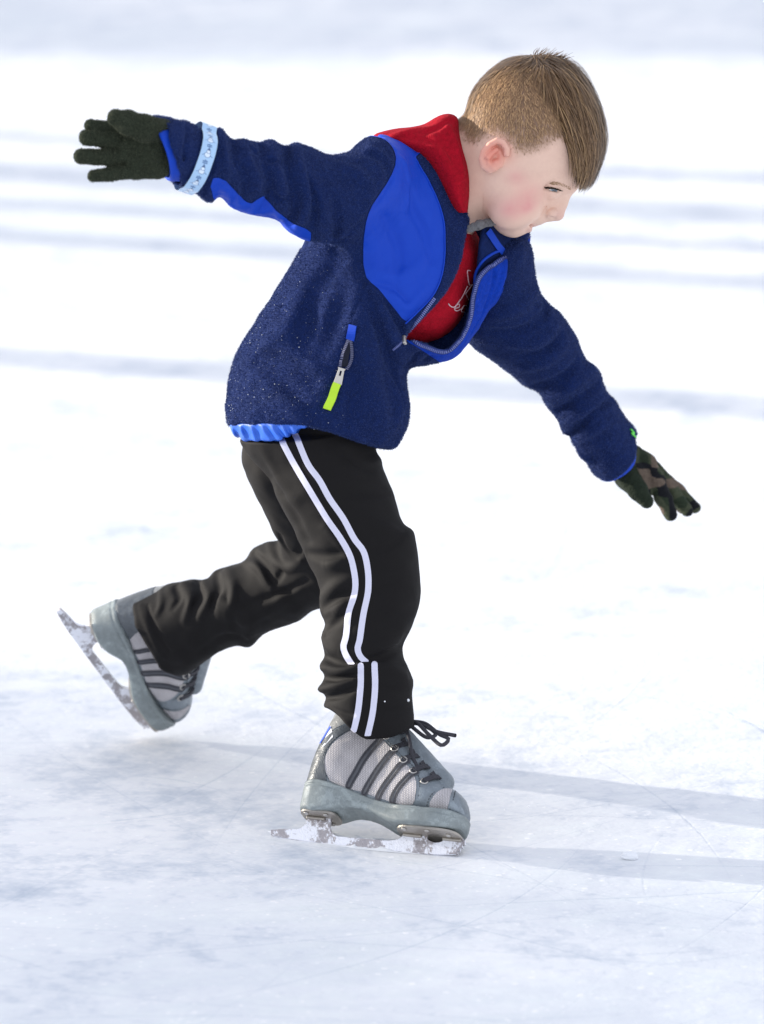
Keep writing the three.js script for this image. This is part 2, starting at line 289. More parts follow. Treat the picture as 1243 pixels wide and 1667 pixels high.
// cloth folds: lines laid on a body, raised (amp > 0) or sunk
function folds(base, list, boost = 1) {
  const F = [];
  for (const [pts, amp, w, tp = 1] of list) {
    const H = pts.map(p => hit(base, p[0], p[1])).filter(Boolean); if (H.length < 2) continue;
    const c = new THREE.CatmullRomCurve3(H), S = c.getPoints(H.length * 4), b = new THREE.Box3().setFromPoints(S).expandByScalar(w * 2.4), fl = new Float32Array(S.length * 3);
    S.forEach((v, i) => fl.set([v.x, v.y, v.z], i * 3));
    F.push({ fl, n: S.length, amp: amp * (boost.length ? boost[0] * (amp < 0 ? boost[2] : 1) : boost), w: w * (boost.length ? boost[1] : 1), b, tp });
  }
  return (x, y, z) => {
    let d = base(x, y, z); if (d > 40 || d < -40) return d;
    for (const f of F) {
      const b = f.b; if (x < b.min.x || x > b.max.x || y < b.min.y || y > b.max.y || z < b.min.z || z > b.max.z) continue;
      let best = Infinity, bt = 0; const fl = f.fl;
      for (let i = 0; i + 1 < f.n; i++) {
        const k = i * 3, ax = fl[k], ay = fl[k + 1], az = fl[k + 2], ex = fl[k + 3] - ax, ey = fl[k + 4] - ay, ez = fl[k + 5] - az, wx = x - ax, wy = y - ay, wz = z - az, L2 = ex * ex + ey * ey + ez * ez || 1;
        const t = clamp((wx * ex + wy * ey + wz * ez) / L2), dx = wx - ex * t, dy = wy - ey * t, dz = wz - ez * t, q = dx * dx + dy * dy + dz * dz;
        if (q < best) { best = q; bt = (i + t) / (f.n - 1); }
      }
      const e = f.tp ? Math.sin(Math.PI * clamp(bt * 0.9 + 0.05)) : 1;
      d -= f.amp * (0.25 + 0.75 * e) * Math.exp(-best / (f.w * f.w)) ;
    }
    return d;
  };
}
// naive surface nets
function polygonise(f, lo, hi, h) {
  const B = 8, nx = Math.ceil((hi[0] - lo[0]) / h / B) * B + 1, ny = Math.ceil((hi[1] - lo[1]) / h / B) * B + 1, nz = Math.ceil((hi[2] - lo[2]) / h / B) * B + 1, sx = 1, sy = nx, sz = nx * ny;
  const D = new Float32Array(nx * ny * nz).fill(NaN), done = new Uint8Array(D.length), act = [], hd = B * h * 0.8661 * 1.45 + 6;
  for (let k = 0; k < nz - 1; k += B) for (let j = 0; j < ny - 1; j += B) for (let i = 0; i < nx - 1; i += B) {
    const d = f(lo[0] + (i + B / 2) * h, lo[1] + (j + B / 2) * h, lo[2] + (k + B / 2) * h), live = Math.abs(d) < hd;
    if (live) act.push(i, j, k);
    for (let c = 0; c <= B; c++) for (let b = 0; b <= B; b++) for (let a = 0; a <= B; a++) {
      const q = (i + a) + (j + b) * sy + (k + c) * sz;
      if (live) { if (!done[q]) { D[q] = f(lo[0] + (i + a) * h, lo[1] + (j + b) * h, lo[2] + (k + c) * h); done[q] = 1; } } else if (!done[q] && Number.isNaN(D[q])) D[q] = d;
    }
  }
  const id = new Int32Array(D.length).fill(-1), P = [], I = [], co = [0, sx, sy, sx + sy, sz, sx + sz, sy + sz, sx + sy + sz], E = [[0, 1], [2, 3], [4, 5], [6, 7], [0, 2], [1, 3], [4, 6], [5, 7], [0, 4], [1, 5], [2, 6], [3, 7]], cells = [];
  for (let t = 0; t < act.length; t += 3) for (let c = 0; c < B; c++) for (let b = 0; b < B; b++) for (let a = 0; a < B; a++) {
    const i = act[t] + a, j = act[t + 1] + b, k = act[t + 2] + c, q = i + j * sy + k * sz; let m = 0;
    for (let e = 0; e < 8; e++) if (D[q + co[e]] < 0) m |= 1 << e;
    if (m === 0 || m === 255) continue;
    let X = 0, Y = 0, Z = 0, n = 0;
    for (const [u, v] of E) { const du = D[q + co[u]], dv = D[q + co[v]]; if (du < 0 === dv < 0) continue; const s = du / (du - dv); X += (u & 1) + ((v & 1) - (u & 1)) * s; Y += ((u >> 1) & 1) + (((v >> 1) & 1) - ((u >> 1) & 1)) * s; Z += (u >> 2) + ((v >> 2) - (u >> 2)) * s; n++; }
    id[q] = P.length / 3; P.push(lo[0] + (i + X / n) * h, lo[1] + (j + Y / n) * h, lo[2] + (k + Z / n) * h); cells.push(q);
  }
  const quad = (a, b, c, d, flip) => { if (a < 0 || b < 0 || c < 0 || d < 0) return; if (flip) I.push(a, c, b, a, d, c); else I.push(a, b, c, a, c, d); };
  for (const q of cells) {
    const s = D[q] < 0;
    if (s !== (D[q + sx] < 0)) quad(id[q], id[q - sy], id[q - sy - sz], id[q - sz], !s);
    if (s !== (D[q + sy] < 0)) quad(id[q], id[q - sz], id[q - sx - sz], id[q - sx], !s);
    if (s !== (D[q + sz] < 0)) quad(id[q], id[q - sx], id[q - sx - sy], id[q - sy], !s);
  }
  const N = new Float32Array(P.length), v = new THREE.Vector3(), e = h * 0.45;
  for (let k = 0; k < P.length; k += 3) {
    v.set(P[k], P[k + 1], P[k + 2]); let n = grad(f, v, e);
    const d = f(v.x, v.y, v.z); if (Math.abs(d) < h) { P[k] -= n.x * d * 0.6; P[k + 1] -= n.y * d * 0.6; P[k + 2] -= n.z * d * 0.6; }
    N[k] = n.x; N[k + 1] = n.y; N[k + 2] = n.z;
  }
  const g = new THREE.BufferGeometry(); g.setAttribute('position', new THREE.Float32BufferAttribute(P, 3)); g.setAttribute('normal', new THREE.BufferAttribute(N, 3)); g.setIndex(I);
  const A = new THREE.Vector3(), Bv = new THREE.Vector3(), Cv = new THREE.Vector3(); let vote = 0;     // make the faces look outward
  for (let t = 0; t < Math.min(I.length, 3000); t += 3) { A.fromArray(P, I[t] * 3); Bv.fromArray(P, I[t + 1] * 3).sub(A); Cv.fromArray(P, I[t + 2] * 3).sub(A); Bv.cross(Cv); const k = I[t] * 3; vote += Math.sign(Bv.x * N[k] + Bv.y * N[k + 1] + Bv.z * N[k + 2]); }
  if (vote < 0) for (let t = 0; t < I.length; t += 3) { const q = I[t + 1]; I[t + 1] = I[t + 2]; I[t + 2] = q; }
  g.setIndex(I); return g;
}
// the piece of a surface where f < 0, cut cleanly along f = 0 and lifted off by `lift`
function piece(g, f, lift) {
  const p = g.attributes.position, n = g.attributes.normal, ix = g.index, val = new Float32Array(p.count); for (let i = 0; i < p.count; i++) val[i] = f(p.getX(i), p.getY(i), p.getZ(i), n.getX(i), n.getY(i), n.getZ(i));
  const P = [], N = [], put = (a, b, t) => { const nx = lerp(n.getX(a), n.getX(b), t), ny = lerp(n.getY(a), n.getY(b), t), nz = lerp(n.getZ(a), n.getZ(b), t); P.push(lerp(p.getX(a), p.getX(b), t) + nx * lift, lerp(p.getY(a), p.getY(b), t) + ny * lift, lerp(p.getZ(a), p.getZ(b), t) + nz * lift); N.push(nx, ny, nz); };
  for (let t = 0; t < ix.count; t += 3) {
    const v = [ix.getX(t), ix.getX(t + 1), ix.getX(t + 2)], s = v.map(i => val[i] < 0), c = s[0] + s[1] + s[2];
    if (c === 0) continue;
    if (c === 3) { v.forEach(i => put(i, i, 0)); continue; }
    const o = c === 1 ? s.indexOf(true) : s.indexOf(false), a = v[o], b = v[(o + 1) % 3], d = v[(o + 2) % 3], tb = val[a] / (val[a] - val[b]), td = val[a] / (val[a] - val[d]);
    if (c === 1) { put(a, a, 0); put(a, b, tb); put(a, d, td); } else { put(a, b, tb); put(b, b, 0); put(d, d, 0); put(a, b, tb); put(d, d, 0); put(a, d, td); }
  }
  const r = new THREE.BufferGeometry(); r.setAttribute('position', new THREE.Float32BufferAttribute(P, 3)); r.setAttribute('normal', new THREE.Float32BufferAttribute(N, 3)); return r;
}
const PLACE = FIG.clone(); const BASE = new THREE.Vector3(...CONTACT).applyMatrix4(FIG); PLACE.premultiply(new THREE.Matrix4().makeTranslation(-BASE.x, 0, -BASE.z));
function boxUV(g) {                      // uv in metres, from the side each face looks to
  const p = g.attributes.position, n = g.attributes.normal, U = new Float32Array(p.count * 2);
  for (let t = 0; t < p.count; t += 3) {
    let a = 0, b = 0, c = 0; for (let k = 0; k < 3; k++) { a += Math.abs(n.getX(t + k)); b += Math.abs(n.getY(t + k)); c += Math.abs(n.getZ(t + k)); }
    for (let k = 0; k < 3; k++) { const i = t + k, x = p.getX(i), y = p.getY(i), z = p.getZ(i); if (c >= a && c >= b) U.set([x, y], i * 2); else if (a >= b) U.set([z + 0.31, y + 0.17], i * 2); else U.set([x + 0.11, z + 0.43], i * 2); }
  }
  g.setAttribute('uv', new THREE.BufferAttribute(U, 2)); return g;
}
function bake(g, keepUV) { let q = g.index ? g.toNonIndexed() : g; q = q.clone(); q.applyMatrix4(PLACE); if (!keepUV) boxUV(q); return q; }
const tubeG = (pts, r, seg = 24, rad = 6, closed = false) => new THREE.TubeGeometry(new THREE.CatmullRomCurve3(pts, closed), seg, r, rad, closed);
function ribbon(pts, nrm, w, th = 0.6) {  // a flat strip along points, lying across the normals
  const P = [], I = []; pts.forEach((p, i) => {
    const t = pts[Math.min(i + 1, pts.length - 1)].clone().sub(pts[Math.max(i - 1, 0)]).normalize(), s = t.clone().cross(nrm[i]).normalize(), n = nrm[i], ww = Array.isArray(w) ? w[i] : w;
    for (const [a, b] of [[-1, 0], [1, 0], [1, 1], [-1, 1]]) P.push(p.x + s.x * a * ww + n.x * b * th, p.y + s.y * a * ww + n.y * b * th, p.z + s.z * a * ww + n.z * b * th);
    if (i) { const o = (i - 1) * 4; for (let k = 0; k < 4; k++) { const k2 = (k + 1) % 4; I.push(o + k, o + k2, o + 4 + k, o + k2, o + 4 + k2, o + 4 + k); } }
  });
  const e = (pts.length - 1) * 4; I.push(0, 2, 1, 0, 3, 2, e, e + 1, e + 2, e, e + 2, e + 3);
  const g = new THREE.BufferGeometry(); g.setAttribute('position', new THREE.Float32BufferAttribute(P, 3)); g.setIndex(I); const q = g.toNonIndexed(); q.computeVertexNormals(); return q;
}
const person = new THREE.Group(); person.name = 'person'; person.position.set(BASE.x, 0, BASE.z); scene.add(person);
person.userData = { label: 'child in blue fleece jacket gliding on one ice skate with arms spread', category: 'person' };

// ───────── cloth materials ─────────
const fleeceBump = dataTex(512, grey((u, v) => 0.5 * tileNoise(u * 90, v * 90, 90, 1) + 0.3 * tileNoise(u * 200, v * 200, 200, 2) + 0.35 * tileNoise(u * 24, v * 24, 24, 4)));
fleeceBump.repeat.set(9, 9);
const fleeceTone = dataTex(512, grey((u, v) => 0.80 + 0.10 * tileNoise(u * 60, v * 60, 60, 8) + 0.07 * tileNoise(u * 170, v * 170, 170, 9) + 0.05 * tileNoise(u * 9, v * 9, 9, 10)), true); fleeceTone.repeat.set(6, 6);
const weaveBump = dataTex(512, grey((u, v) => 0.35 + 0.25 * tileNoise(u * 30, v * 30, 30, 1) + 0.2 * (Math.sin(u * 400 * Math.PI) * Math.sin(v * 400 * Math.PI)) + 0.15 * tileNoise(u * 7, v * 7, 7, 2))); weaveBump.repeat.set(6, 6);
const fleece = (r, g, b, sh = 0.5) => new THREE.MeshPhysicalMaterial({ color: lin(r, g, b), map: fleeceTone, roughness: 0.95, bumpMap: fleeceBump, bumpScale: 0.0011, sheen: sh, sheenRoughness: 0.5, sheenColor: lin(0.12 + r * 2, 0.16 + g * 2, 0.24 + b * 1.2), specularIntensity: 0.3 });
const navy = fleece(0.009, 0.023, 0.108, 0.3), green = fleece(0.034, 0.043, 0.028, 0.25), red = fleece(0.42, 0.004, 0.018, 0.08), blueFleece = fleece(0.004, 0.045, 0.44, 0.12), greyKnit = fleece(0.2, 0.2, 0.21, 0.2);
const nylon = new THREE.MeshPhysicalMaterial({ color: lin(0.0008, 0.048, 0.47), roughness: 0.6, bumpMap: weaveBump, bumpScale: 0.0006, specularIntensity: 0.5, sheen: 0.06, sheenColor: lin(0.2, 0.35, 0.8), sheenRoughness: 0.4 });
const black = new THREE.MeshPhysicalMaterial({ color: lin(0.0085, 0.0078, 0.0082), roughness: 0.78, specularIntensity: 0.35, bumpMap: weaveBump, bumpScale: 0.0004, sheen: 0.12, sheenColor: lin(0.16, 0.13, 0.11), sheenRoughness: 0.45 });
const satin = new THREE.MeshPhysicalMaterial({ color: lin(0.66, 0.66, 0.80), roughness: 0.42, bumpMap: weaveBump, bumpScale: 0.0003 });
const zipMat = new THREE.MeshStandardMaterial({ color: lin(0.14, 0.17, 0.42), roughness: 0.4 }), steel = new THREE.MeshStandardMaterial({ color: lin(0.52, 0.5, 0.47), metalness: 1, roughness: 0.38 }), lime = new THREE.MeshStandardMaterial({ color: lin(0.52, 0.82, 0.03), roughness: 0.6, bumpMap: weaveBump, bumpScale: 0.0005 });

// ───────── jacket ─────────
const zTorso = (px, py) => { const back = Math.min(0, (px - 610) * 0.40) * sstep(700, 610, py) * sstep(340, 430, py); const t = sstep(640, 380, py); return t * clamp(-(px - 700) * 0.55, -110, 75) - 15 * t + back; };
const torsoRaw = inflate({
  poly: [[600, 224], [660, 228], [720, 245], [770, 300], [815, 360], [859, 378], [861, 395], [857, 413], [841, 455], [795, 506], [763, 556], [742, 579], [722, 588], [694, 594], [664, 600], [663, 635], [667, 664], [660, 699], [649, 722], [632, 760], [600, 800], [440, 800], [410, 760], [394, 722], [378, 706], [370, 688], [368, 654], [372, 620], [380, 588], [395, 557], [421, 516], [444, 481], [464, 450], [482, 418], [498, 389], [530, 320], [560, 260]],
  zc: zTorso, R: (px, py) => lerp(146, 108, sstep(620, 380, py)), blur: 9
});
const nearAxis = [[640, 300, 70], [450, 292, 235], [280, 250, 415]];
const sleeveNear = inflate({
  poly: [[235, 190], [293, 196], [299, 195], [322, 207], [336, 214], [348, 211], [357, 209], [367, 218], [378, 227], [396, 227], [422, 232], [441, 229], [452, 234], [464, 239], [483, 234], [500, 239], [540, 253], [580, 243], [600, 226], [640, 236], [670, 270], [670, 330], [640, 370], [600, 400], [545, 402], [520, 394], [493, 388], [470, 376], [447, 355], [415, 350], [383, 341], [357, 320], [345, 329], [332, 326], [325, 317], [311, 309], [290, 302], [280, 303], [262, 298], [215, 290]],
  axis: nearAxis, R: (px, py) => lerp(60, 84, sstep(330, 560, px)), blur: 4
});
const farAxis = [[810, 430, -70], [900, 590, -235], [1006, 745, -400]];
const sleeveFar = inflate({
  poly: [[800, 400], [845, 385], [863, 396], [870, 447], [876, 470], [889, 491], [916, 515], [939, 552], [953, 586], [964, 594], [974, 604], [987, 637], [1000, 650], [1010, 670], [1037, 704], [1036, 716], [1060, 770], [990, 800], [955, 758], [939, 735], [931, 714], [917, 705], [909, 686], [889, 660], [878, 640], [851, 625], [807, 590], [763, 557], [760, 500]],
  axis: farAxis, R: 72, blur: 4
});
const cuffNearP = K(270, 248, 415), cuffNear = half(cuffNearP, [-0.91, -0.36, 0.18]);
const cuffNearHole = caps(K(225, 240, 465), K(300, 256, 380), 47, 42);
const openPoly = smoothPoly([[741, 300], [752, 330], [764, 356], [757, 384], [749, 421], [738, 456], [709, 495], [680, 527], [656, 553], [688, 560], [711, 569], [725, 570], [744, 554], [760, 525], [767, 494], [771, 469], [779, 448], [794, 434], [814, 421], [833, 413], [852, 394], [866, 372], [850, 340], [780, 280]].map(p => { const k = K(p[0], p[1], 40); return [k[0], k[1]]; }), 2);
const openF = new Field2(600, -640, 920, -240, 2, (x, y) => polyD(openPoly, x, y));
const placketPoly = smoothPoly([[676, 257], [697, 233], [742, 256], [744, 298], [758, 336], [767, 358], [758, 384], [750, 421], [739, 457], [709, 496], [682, 527], [662, 548], [652, 545], [661, 525], [680, 508], [702, 486], [716, 459], [723, 426], [724, 385], [721, 355], [710, 322], [694, 289]].map(p => { const k = K(p[0], p[1], 60); return [k[0], k[1]]; }), 2);
const placketF = new Field2(600, -600, 820, -200, 2, (x, y) => polyD(placketPoly, x, y));
const neckPoly = smoothPoly([[690, 205], [697, 234], [722, 242], [741, 257], [743, 300], [758, 336], [768, 352], [800, 372], [850, 372], [900, 330], [800, 180]].map(p => { const k = K(p[0], p[1], 40); return [k[0], k[1]]; }), 2), neckHole = new Field2(660, -400, 920, -160, 2, (x, y) => polyD(neckPoly, x, y));
const hemF = (x, y) => -(y + 694 + sstep(520, 640, x) * 60);            // the elastic band starts below this line
const armSeam = smoothPoly([[200, 120], [590, 205], [625, 228], [641, 248], [643, 275], [628, 308], [605, 343], [572, 380], [545, 403], [500, 420], [200, 420]].map(p => { const k = K(p[0], p[1], 120); return [k[0], k[1]]; }), 2);
const seamF = new Field2(180, -440, 690, -100, 2.5, (x, y) => polyD(armSeam, x, y));
const sideSeam = [[597, 455], [588, 480], [573, 520]].concat([[556, 580], [530, 650], [500, 700]]).map(p => K(p[0], p[1], 90));
const jacketBase = (x, y, z) => {
  let d = torsoRaw(x, y, z);
  const s = smax(sleeveNear(x, y, z), cuffNear(x, y, z), 8);
  d = smin(d, s, 26);
  if (d > 40) return d;
  if (z > -60) {
    const pf = placketF.at(x, y) + placketF.out; if (x > 600 && z > 10) d -= 5.5 * sstep(2, -5, pf);
    if (z > 30 && x < 660) { const sf = Math.abs(seamF.at(x, y)); if (x > 540) d += 3.2 * Math.exp(-sf * sf / 14); }
    for (let i = 0; z > 40 && i + 1 < sideSeam.length; i++) { const a = sideSeam[i], b = sideSeam[i + 1], ex = b[0] - a[0], ey = b[1] - a[1], t = clamp(((x - a[0]) * ex + (y - a[1]) * ey) / (ex * ex + ey * ey)), q = (x - a[0] - ex * t) ** 2 + (y - a[1] - ey * t) ** 2; if (q < 60) { d += 2.2 * Math.exp(-q / 8); break; } }
  }
  return d;
};
const jacketFold = folds(jacketBase, [
  // the hollow across the back and the wedge above the hem
  [[[545, 420], [532, 450], [510, 480], [500, 520], [495, 560]], -9, 24], [[[560, 450], [540, 520], [520, 570]], -8, 22], [[[418, 585], [440, 588], [475, 600], [505, 620]], -9, 17], [[[430, 600], [465, 625], [490, 650]], -6, 14], [[[430, 560], [460, 540], [490, 500]], 6, 20], [[[440, 650], [480, 668], [500, 690]], 4, 16],
  [[[535, 405], [540, 415], [552, 425]], -5, 8], [[[500, 395], [535, 398], [560, 392]], -5, 9],
  // front of the lower jacket
  [[[600, 480], [612, 520], [628, 570], [645, 620], [655, 660]], -7, 9], [[[620, 500], [640, 545], [655, 590]], 6, 10], [[[590, 520], [600, 580], [615, 650], [625, 710]], 6, 20], [[[575, 600], [572, 660], [560, 700]], -3, 12], [[[640, 610], [650, 660], [640, 700]], 4, 14],
  [[[625, 490], [650, 530], [665, 560]], -4, 6], [[[680, 575], [668, 590], [662, 600]], -4, 6], [[[700, 580], [690, 590]], -3, 6],
  // blue chest panel, soft creases
  [[[620, 350], [640, 380], [650, 420], [640, 460]], -2.6, 12], [[[665, 300], [672, 340], [690, 380], [700, 420]], -2.4, 10], [[[610, 440], [640, 450], [670, 440], [700, 400]], 2.4, 12], [[[640, 480], [660, 500], [690, 470]], 2.2, 8], [[[612, 460], [640, 470], [662, 490]], -2, 6], [[[655, 260], [665, 300], [660, 340]], 2, 10],
  // left front panel
  [[[805, 432], [800, 470], [785, 510], [768, 540]], -5, 5], [[[822, 425], [815, 460], [800, 492]], 4, 6], [[[838, 416], [835, 440], [815, 470]], -4, 5],
  // shoulder and sleeve
  [[[597, 226], [625, 233], [640, 256]], 4, 8], [[[600, 250], [625, 262], [632, 290]], -3, 10], [[[560, 270], [590, 290], [600, 330], [580, 360]], 4, 16], [[[545, 330], [550, 360], [542, 398]], -6, 8], [[[520, 330], [528, 360], [530, 392]], 5, 9], [[[500, 290], [512, 330], [508, 370]], -5, 9], [[[484, 240], [488, 270], [500, 320], [492, 360]], 6, 9], [[[465, 240], [470, 280], [482, 330], [470, 368]], -7, 8], [[[443, 232], [448, 270], [458, 310], [455, 350]], 7, 9], [[[424, 234], [430, 265], [440, 300], [428, 340]], -7, 7], [[[398, 230], [404, 262], [420, 300], [412, 344]], 6, 8], [[[380, 230], [384, 258], [398, 290], [396, 330]], -6, 7], [[[360, 214], [364, 250], [366, 290], [352, 325]], 7, 8], [[[349, 214], [348, 250], [340, 290], [330, 318]], -6, 5], [[[405, 240], [440, 262], [470, 268]], -4, 6], [[[420, 300], [450, 320], [476, 322]], -4, 7], [[[372, 300], [384, 318], [380, 335]], -4, 6],
  // turned cuff
  [[[292, 200], [285, 240], [272, 290]], 3, 6], [[[304, 204], [300, 245], [286, 298]], -2, 5]
], [2.4, 0.84, 1.45]);
const jacketF = (x, y, z) => {
  let d = jacketFold(x, y, z); if (d > 30) return d;
  d = smax(d, -cuffNearHole(x, y, z), 5);
  if (x > 640 && z > -85) { const o = openF.at(x, y) + openF.out; d = smax(d, -Math.max(o, -(z - zTorso(x, -y) + 8)), 6); }
  d = smax(d, -(neckHole.at(x, y) + neckHole.out), 5);
  d = smax(d, -(y + 694 + 36 * sstep(480, 640, x) ), 9);
  d += (noise3(x * 0.045, y * 0.045, z * 0.045)) * 1.6 + noise3(x * 0.12, y * 0.12, z * 0.12) * 0.5;
  return d;
};
const jacketG = polygonise(jacketF, [240, -740, -160], [885, -180, 510], 3);
const farCuff = half(K(985, 742, -395), [0.62, -0.52, -0.5]);
const sleeveFarF = (x, y, z) => { let d = smax(sleeveFar(x, y, z), farCuff(x, y, z), 6); d = smax(d, -caps(K(940, 690, -345), K(1010, 770, -420), 30, 46)(x, y, z), 5); return d + noise3(x * 0.05, y * 0.05, z * 0.05) * 1.4; };
const sleeveFarFold = folds(sleeveFarF, [
  [[[800, 540], [840, 540], [880, 520], [890, 495]], -6, 9], [[[800, 515], [840, 505], [872, 470]], 5, 12], [[[830, 560], [870, 560], [905, 530]], 6, 10], [[[850, 600], [885, 590], [920, 560], [938, 540]], 6, 12], [[[850, 580], [880, 575], [915, 545]], -5, 8], [[[870, 630], [905, 620], [940, 590], [952, 575]], -5, 10], [[[895, 650], [930, 630], [965, 600]], 7, 10], [[[905, 670], [940, 650], [975, 625]], -7, 7], [[[915, 690], [950, 668], [985, 645]], 6, 8], [[[925, 710], [950, 685], [975, 668], [998, 650]], -8, 6], [[[935, 720], [965, 700], [1005, 675]], 6, 10], [[[940, 700], [965, 672], [985, 655]], -5, 5], [[[935, 722], [942, 735], [958, 750]], 4, 8]
], [2.4, 0.86, 1.5]);
const sleeveFarG = polygonise(sleeveFarFold, [750, -830, -520], [1090, -360, 20], 3);

const jacket = new THREE.Group(); jacket.name = 'jacket'; person.add(jacket);
mesh('jacket_body', bake(jacketG), navy, jacket);
mesh('sleeve', bake(sleeveFarG), navy, jacket);
// nylon yoke on the near side, blue front on the far side
const poly2 = (pts, z, x0, y0, x1, y1) => { const P = smoothPoly(pts.map(p => { const k = K(p[0], p[1], z); return [k[0], k[1]]; }), 2), F = new Field2(x0, y0, x1, y1, 1.5, (x, y) => polyD(P, x, y)); return (x, y) => F.at(x, y) + F.out; };
const yoke = poly2([[590, 222], [612, 212], [650, 215], [698, 232], [677, 257], [694, 289], [710, 322], [721, 355], [724, 385], [723, 426], [716, 459], [702, 486], [680, 508], [661, 525], [645, 508], [616, 474], [596, 454], [591, 412], [595, 368], [605, 341], [627, 307], [642, 274], [640, 250], [624, 231]], 70, 560, -560, 760, -180);
mesh('shoulder_panel', bake(piece(jacketG, (x, y, z, nx, ny, nz) => Math.max(yoke(x, y), -(z + 10)), 1.3)), nylon, jacket);
const front = poly2([[656, 556], [688, 563], [711, 572], [727, 573], [747, 556], [763, 526], [770, 494], [774, 470], [782, 450], [796, 437], [816, 424], [836, 415], [855, 396], [862, 380], [880, 390], [868, 420], [848, 458], [800, 512], [768, 560], [742, 590], [722, 592], [700, 580], [676, 566]], 0, 620, -640, 900, -350);
mesh('front_panel', bake(piece(jacketG, (x, y, z) => Math.max(front(x, y), -(z + 110)), 1.2)), blueFleece, jacket);
const under = poly2([[352, 300], [372, 304], [398, 330], [412, 336], [430, 325], [450, 345], [480, 366], [506, 378], [500, 395], [460, 385], [400, 362], [350, 330]], 230, 330, -410, 530, -280);
mesh('sleeve_panel', bake(piece(jacketG, (x, y, z) => Math.max(under(x, y), 150 - z), 1.2)), nylon, jacket);
// gathered elastic hem band
{
  const bandF = (x, y, z) => { let d = torsoRaw(x, y, z) + 2; d = smax(d, (y + 690), 4); d = smax(d, -(y + 719 - Math.max(0, x - 455) * 0.5), 5); d += 2.6 * Math.sin(x * 0.36 + y * 0.16 + 2.2 * noise3(x * 0.05, y * 0.05, z * 0.05)) * Math.sin(clamp((y + 722) / 30) * Math.PI); return smax(d, (x - 500) + 0.35 * (-y - 700) * 2, 4); };
  mesh('hem_band', bake(polygonise(bandF, [340, -735, -150], [530, -670, 160], 2)), new THREE.MeshPhysicalMaterial({ color: lin(0.02, 0.12, 0.62), roughness: 0.5, bumpMap: weaveBump, bumpScale: 0.0005 }), jacket);
}
const onJ = (px, py, up = 0, f = jacketF) => { const h = hit(f, px, py); const n = grad(f, h, 2); return [h.addScaledVector(n, up), n]; };
function along(pts, n) { const c = new THREE.CatmullRomCurve3(pts.map(p => new THREE.Vector3(p[0], p[1], 0))); return c.getSpacedPoints(n); }
function orient(g, p, x, n) { const z = n.clone().normalize(), xx = x.clone().addScaledVector(z, -x.dot(z)).normalize(), y = z.clone().cross(xx); return g.applyMatrix4(new THREE.Matrix4().makeBasis(xx, y, z).setPosition(p)); }
function teeth(px, n, size, up, f, zmax = 300) {
  const P = along(px, n), list = [];
  P.forEach((q, i) => { const h = hit(f, q.x, q.y, zmax); if (!h) return; const nn = grad(f, h, 2), a = P[Math.max(0, i - 1)], b = P[Math.min(n, i + 1)], t = new THREE.Vector3(b.x - a.x, -(b.y - a.y), 0); list.push(orient(new THREE.BoxGeometry(size * 0.55, size * 1.5, size * 0.9), h.addScaledVector(nn, up), t, nn)); });
  return mergeGeometries(list);
}
function stripOn(px, n, w, up, f, th = 0.8) { const P = along(px, n), A = [], N = []; for (const q of P) { const h = hit(f, q.x, q.y); if (!h) continue; const nn = grad(f, h, 2.5); A.push(h.addScaledVector(nn, up)); N.push(nn); } return ribbon(A, N, w, th); }
const zipLeft = [[662, 553], [688, 562], [711, 571], [726, 572], [746, 556], [762, 526], [769, 495], [773, 470], [781, 450], [796, 436], [816, 423], [835, 415], [853, 397], [860, 385]];
mesh('zipper_tape', bake(stripOn(zipLeft, 60, 4.2, 1.4, jacketF)), new THREE.MeshStandardMaterial({ color: lin(0.012, 0.03, 0.16), roughness: 0.85 }), jacket);
mesh('zipper_teeth', bake(teeth(zipLeft, 105, 2.9, 2.2, jacketF)), zipMat, jacket);
const zipRight = [[655, 552], [663, 543], [673, 530], [684, 516], [696, 500], [706, 487]];
mesh('zipper_teeth', bake(teeth(zipRight, 26, 3.4, 1.0, jacketF)), zipMat, jacket);
mesh('zipper_teeth', bake(teeth([[640, 569], [648, 562], [654, 556]], 9, 2.6, 0.3, jacketF)), zipMat, jacket);
{ // slider of the front zip
  const [p, n] = onJ(655, 554, 3); const t = new THREE.Vector3(1, 0.8, 0);
  mesh('zipper_slider', bake(orient(new RoundedBoxGeometry(15, 9, 6, 2, 2), p, t, n)), steel, jacket);
}
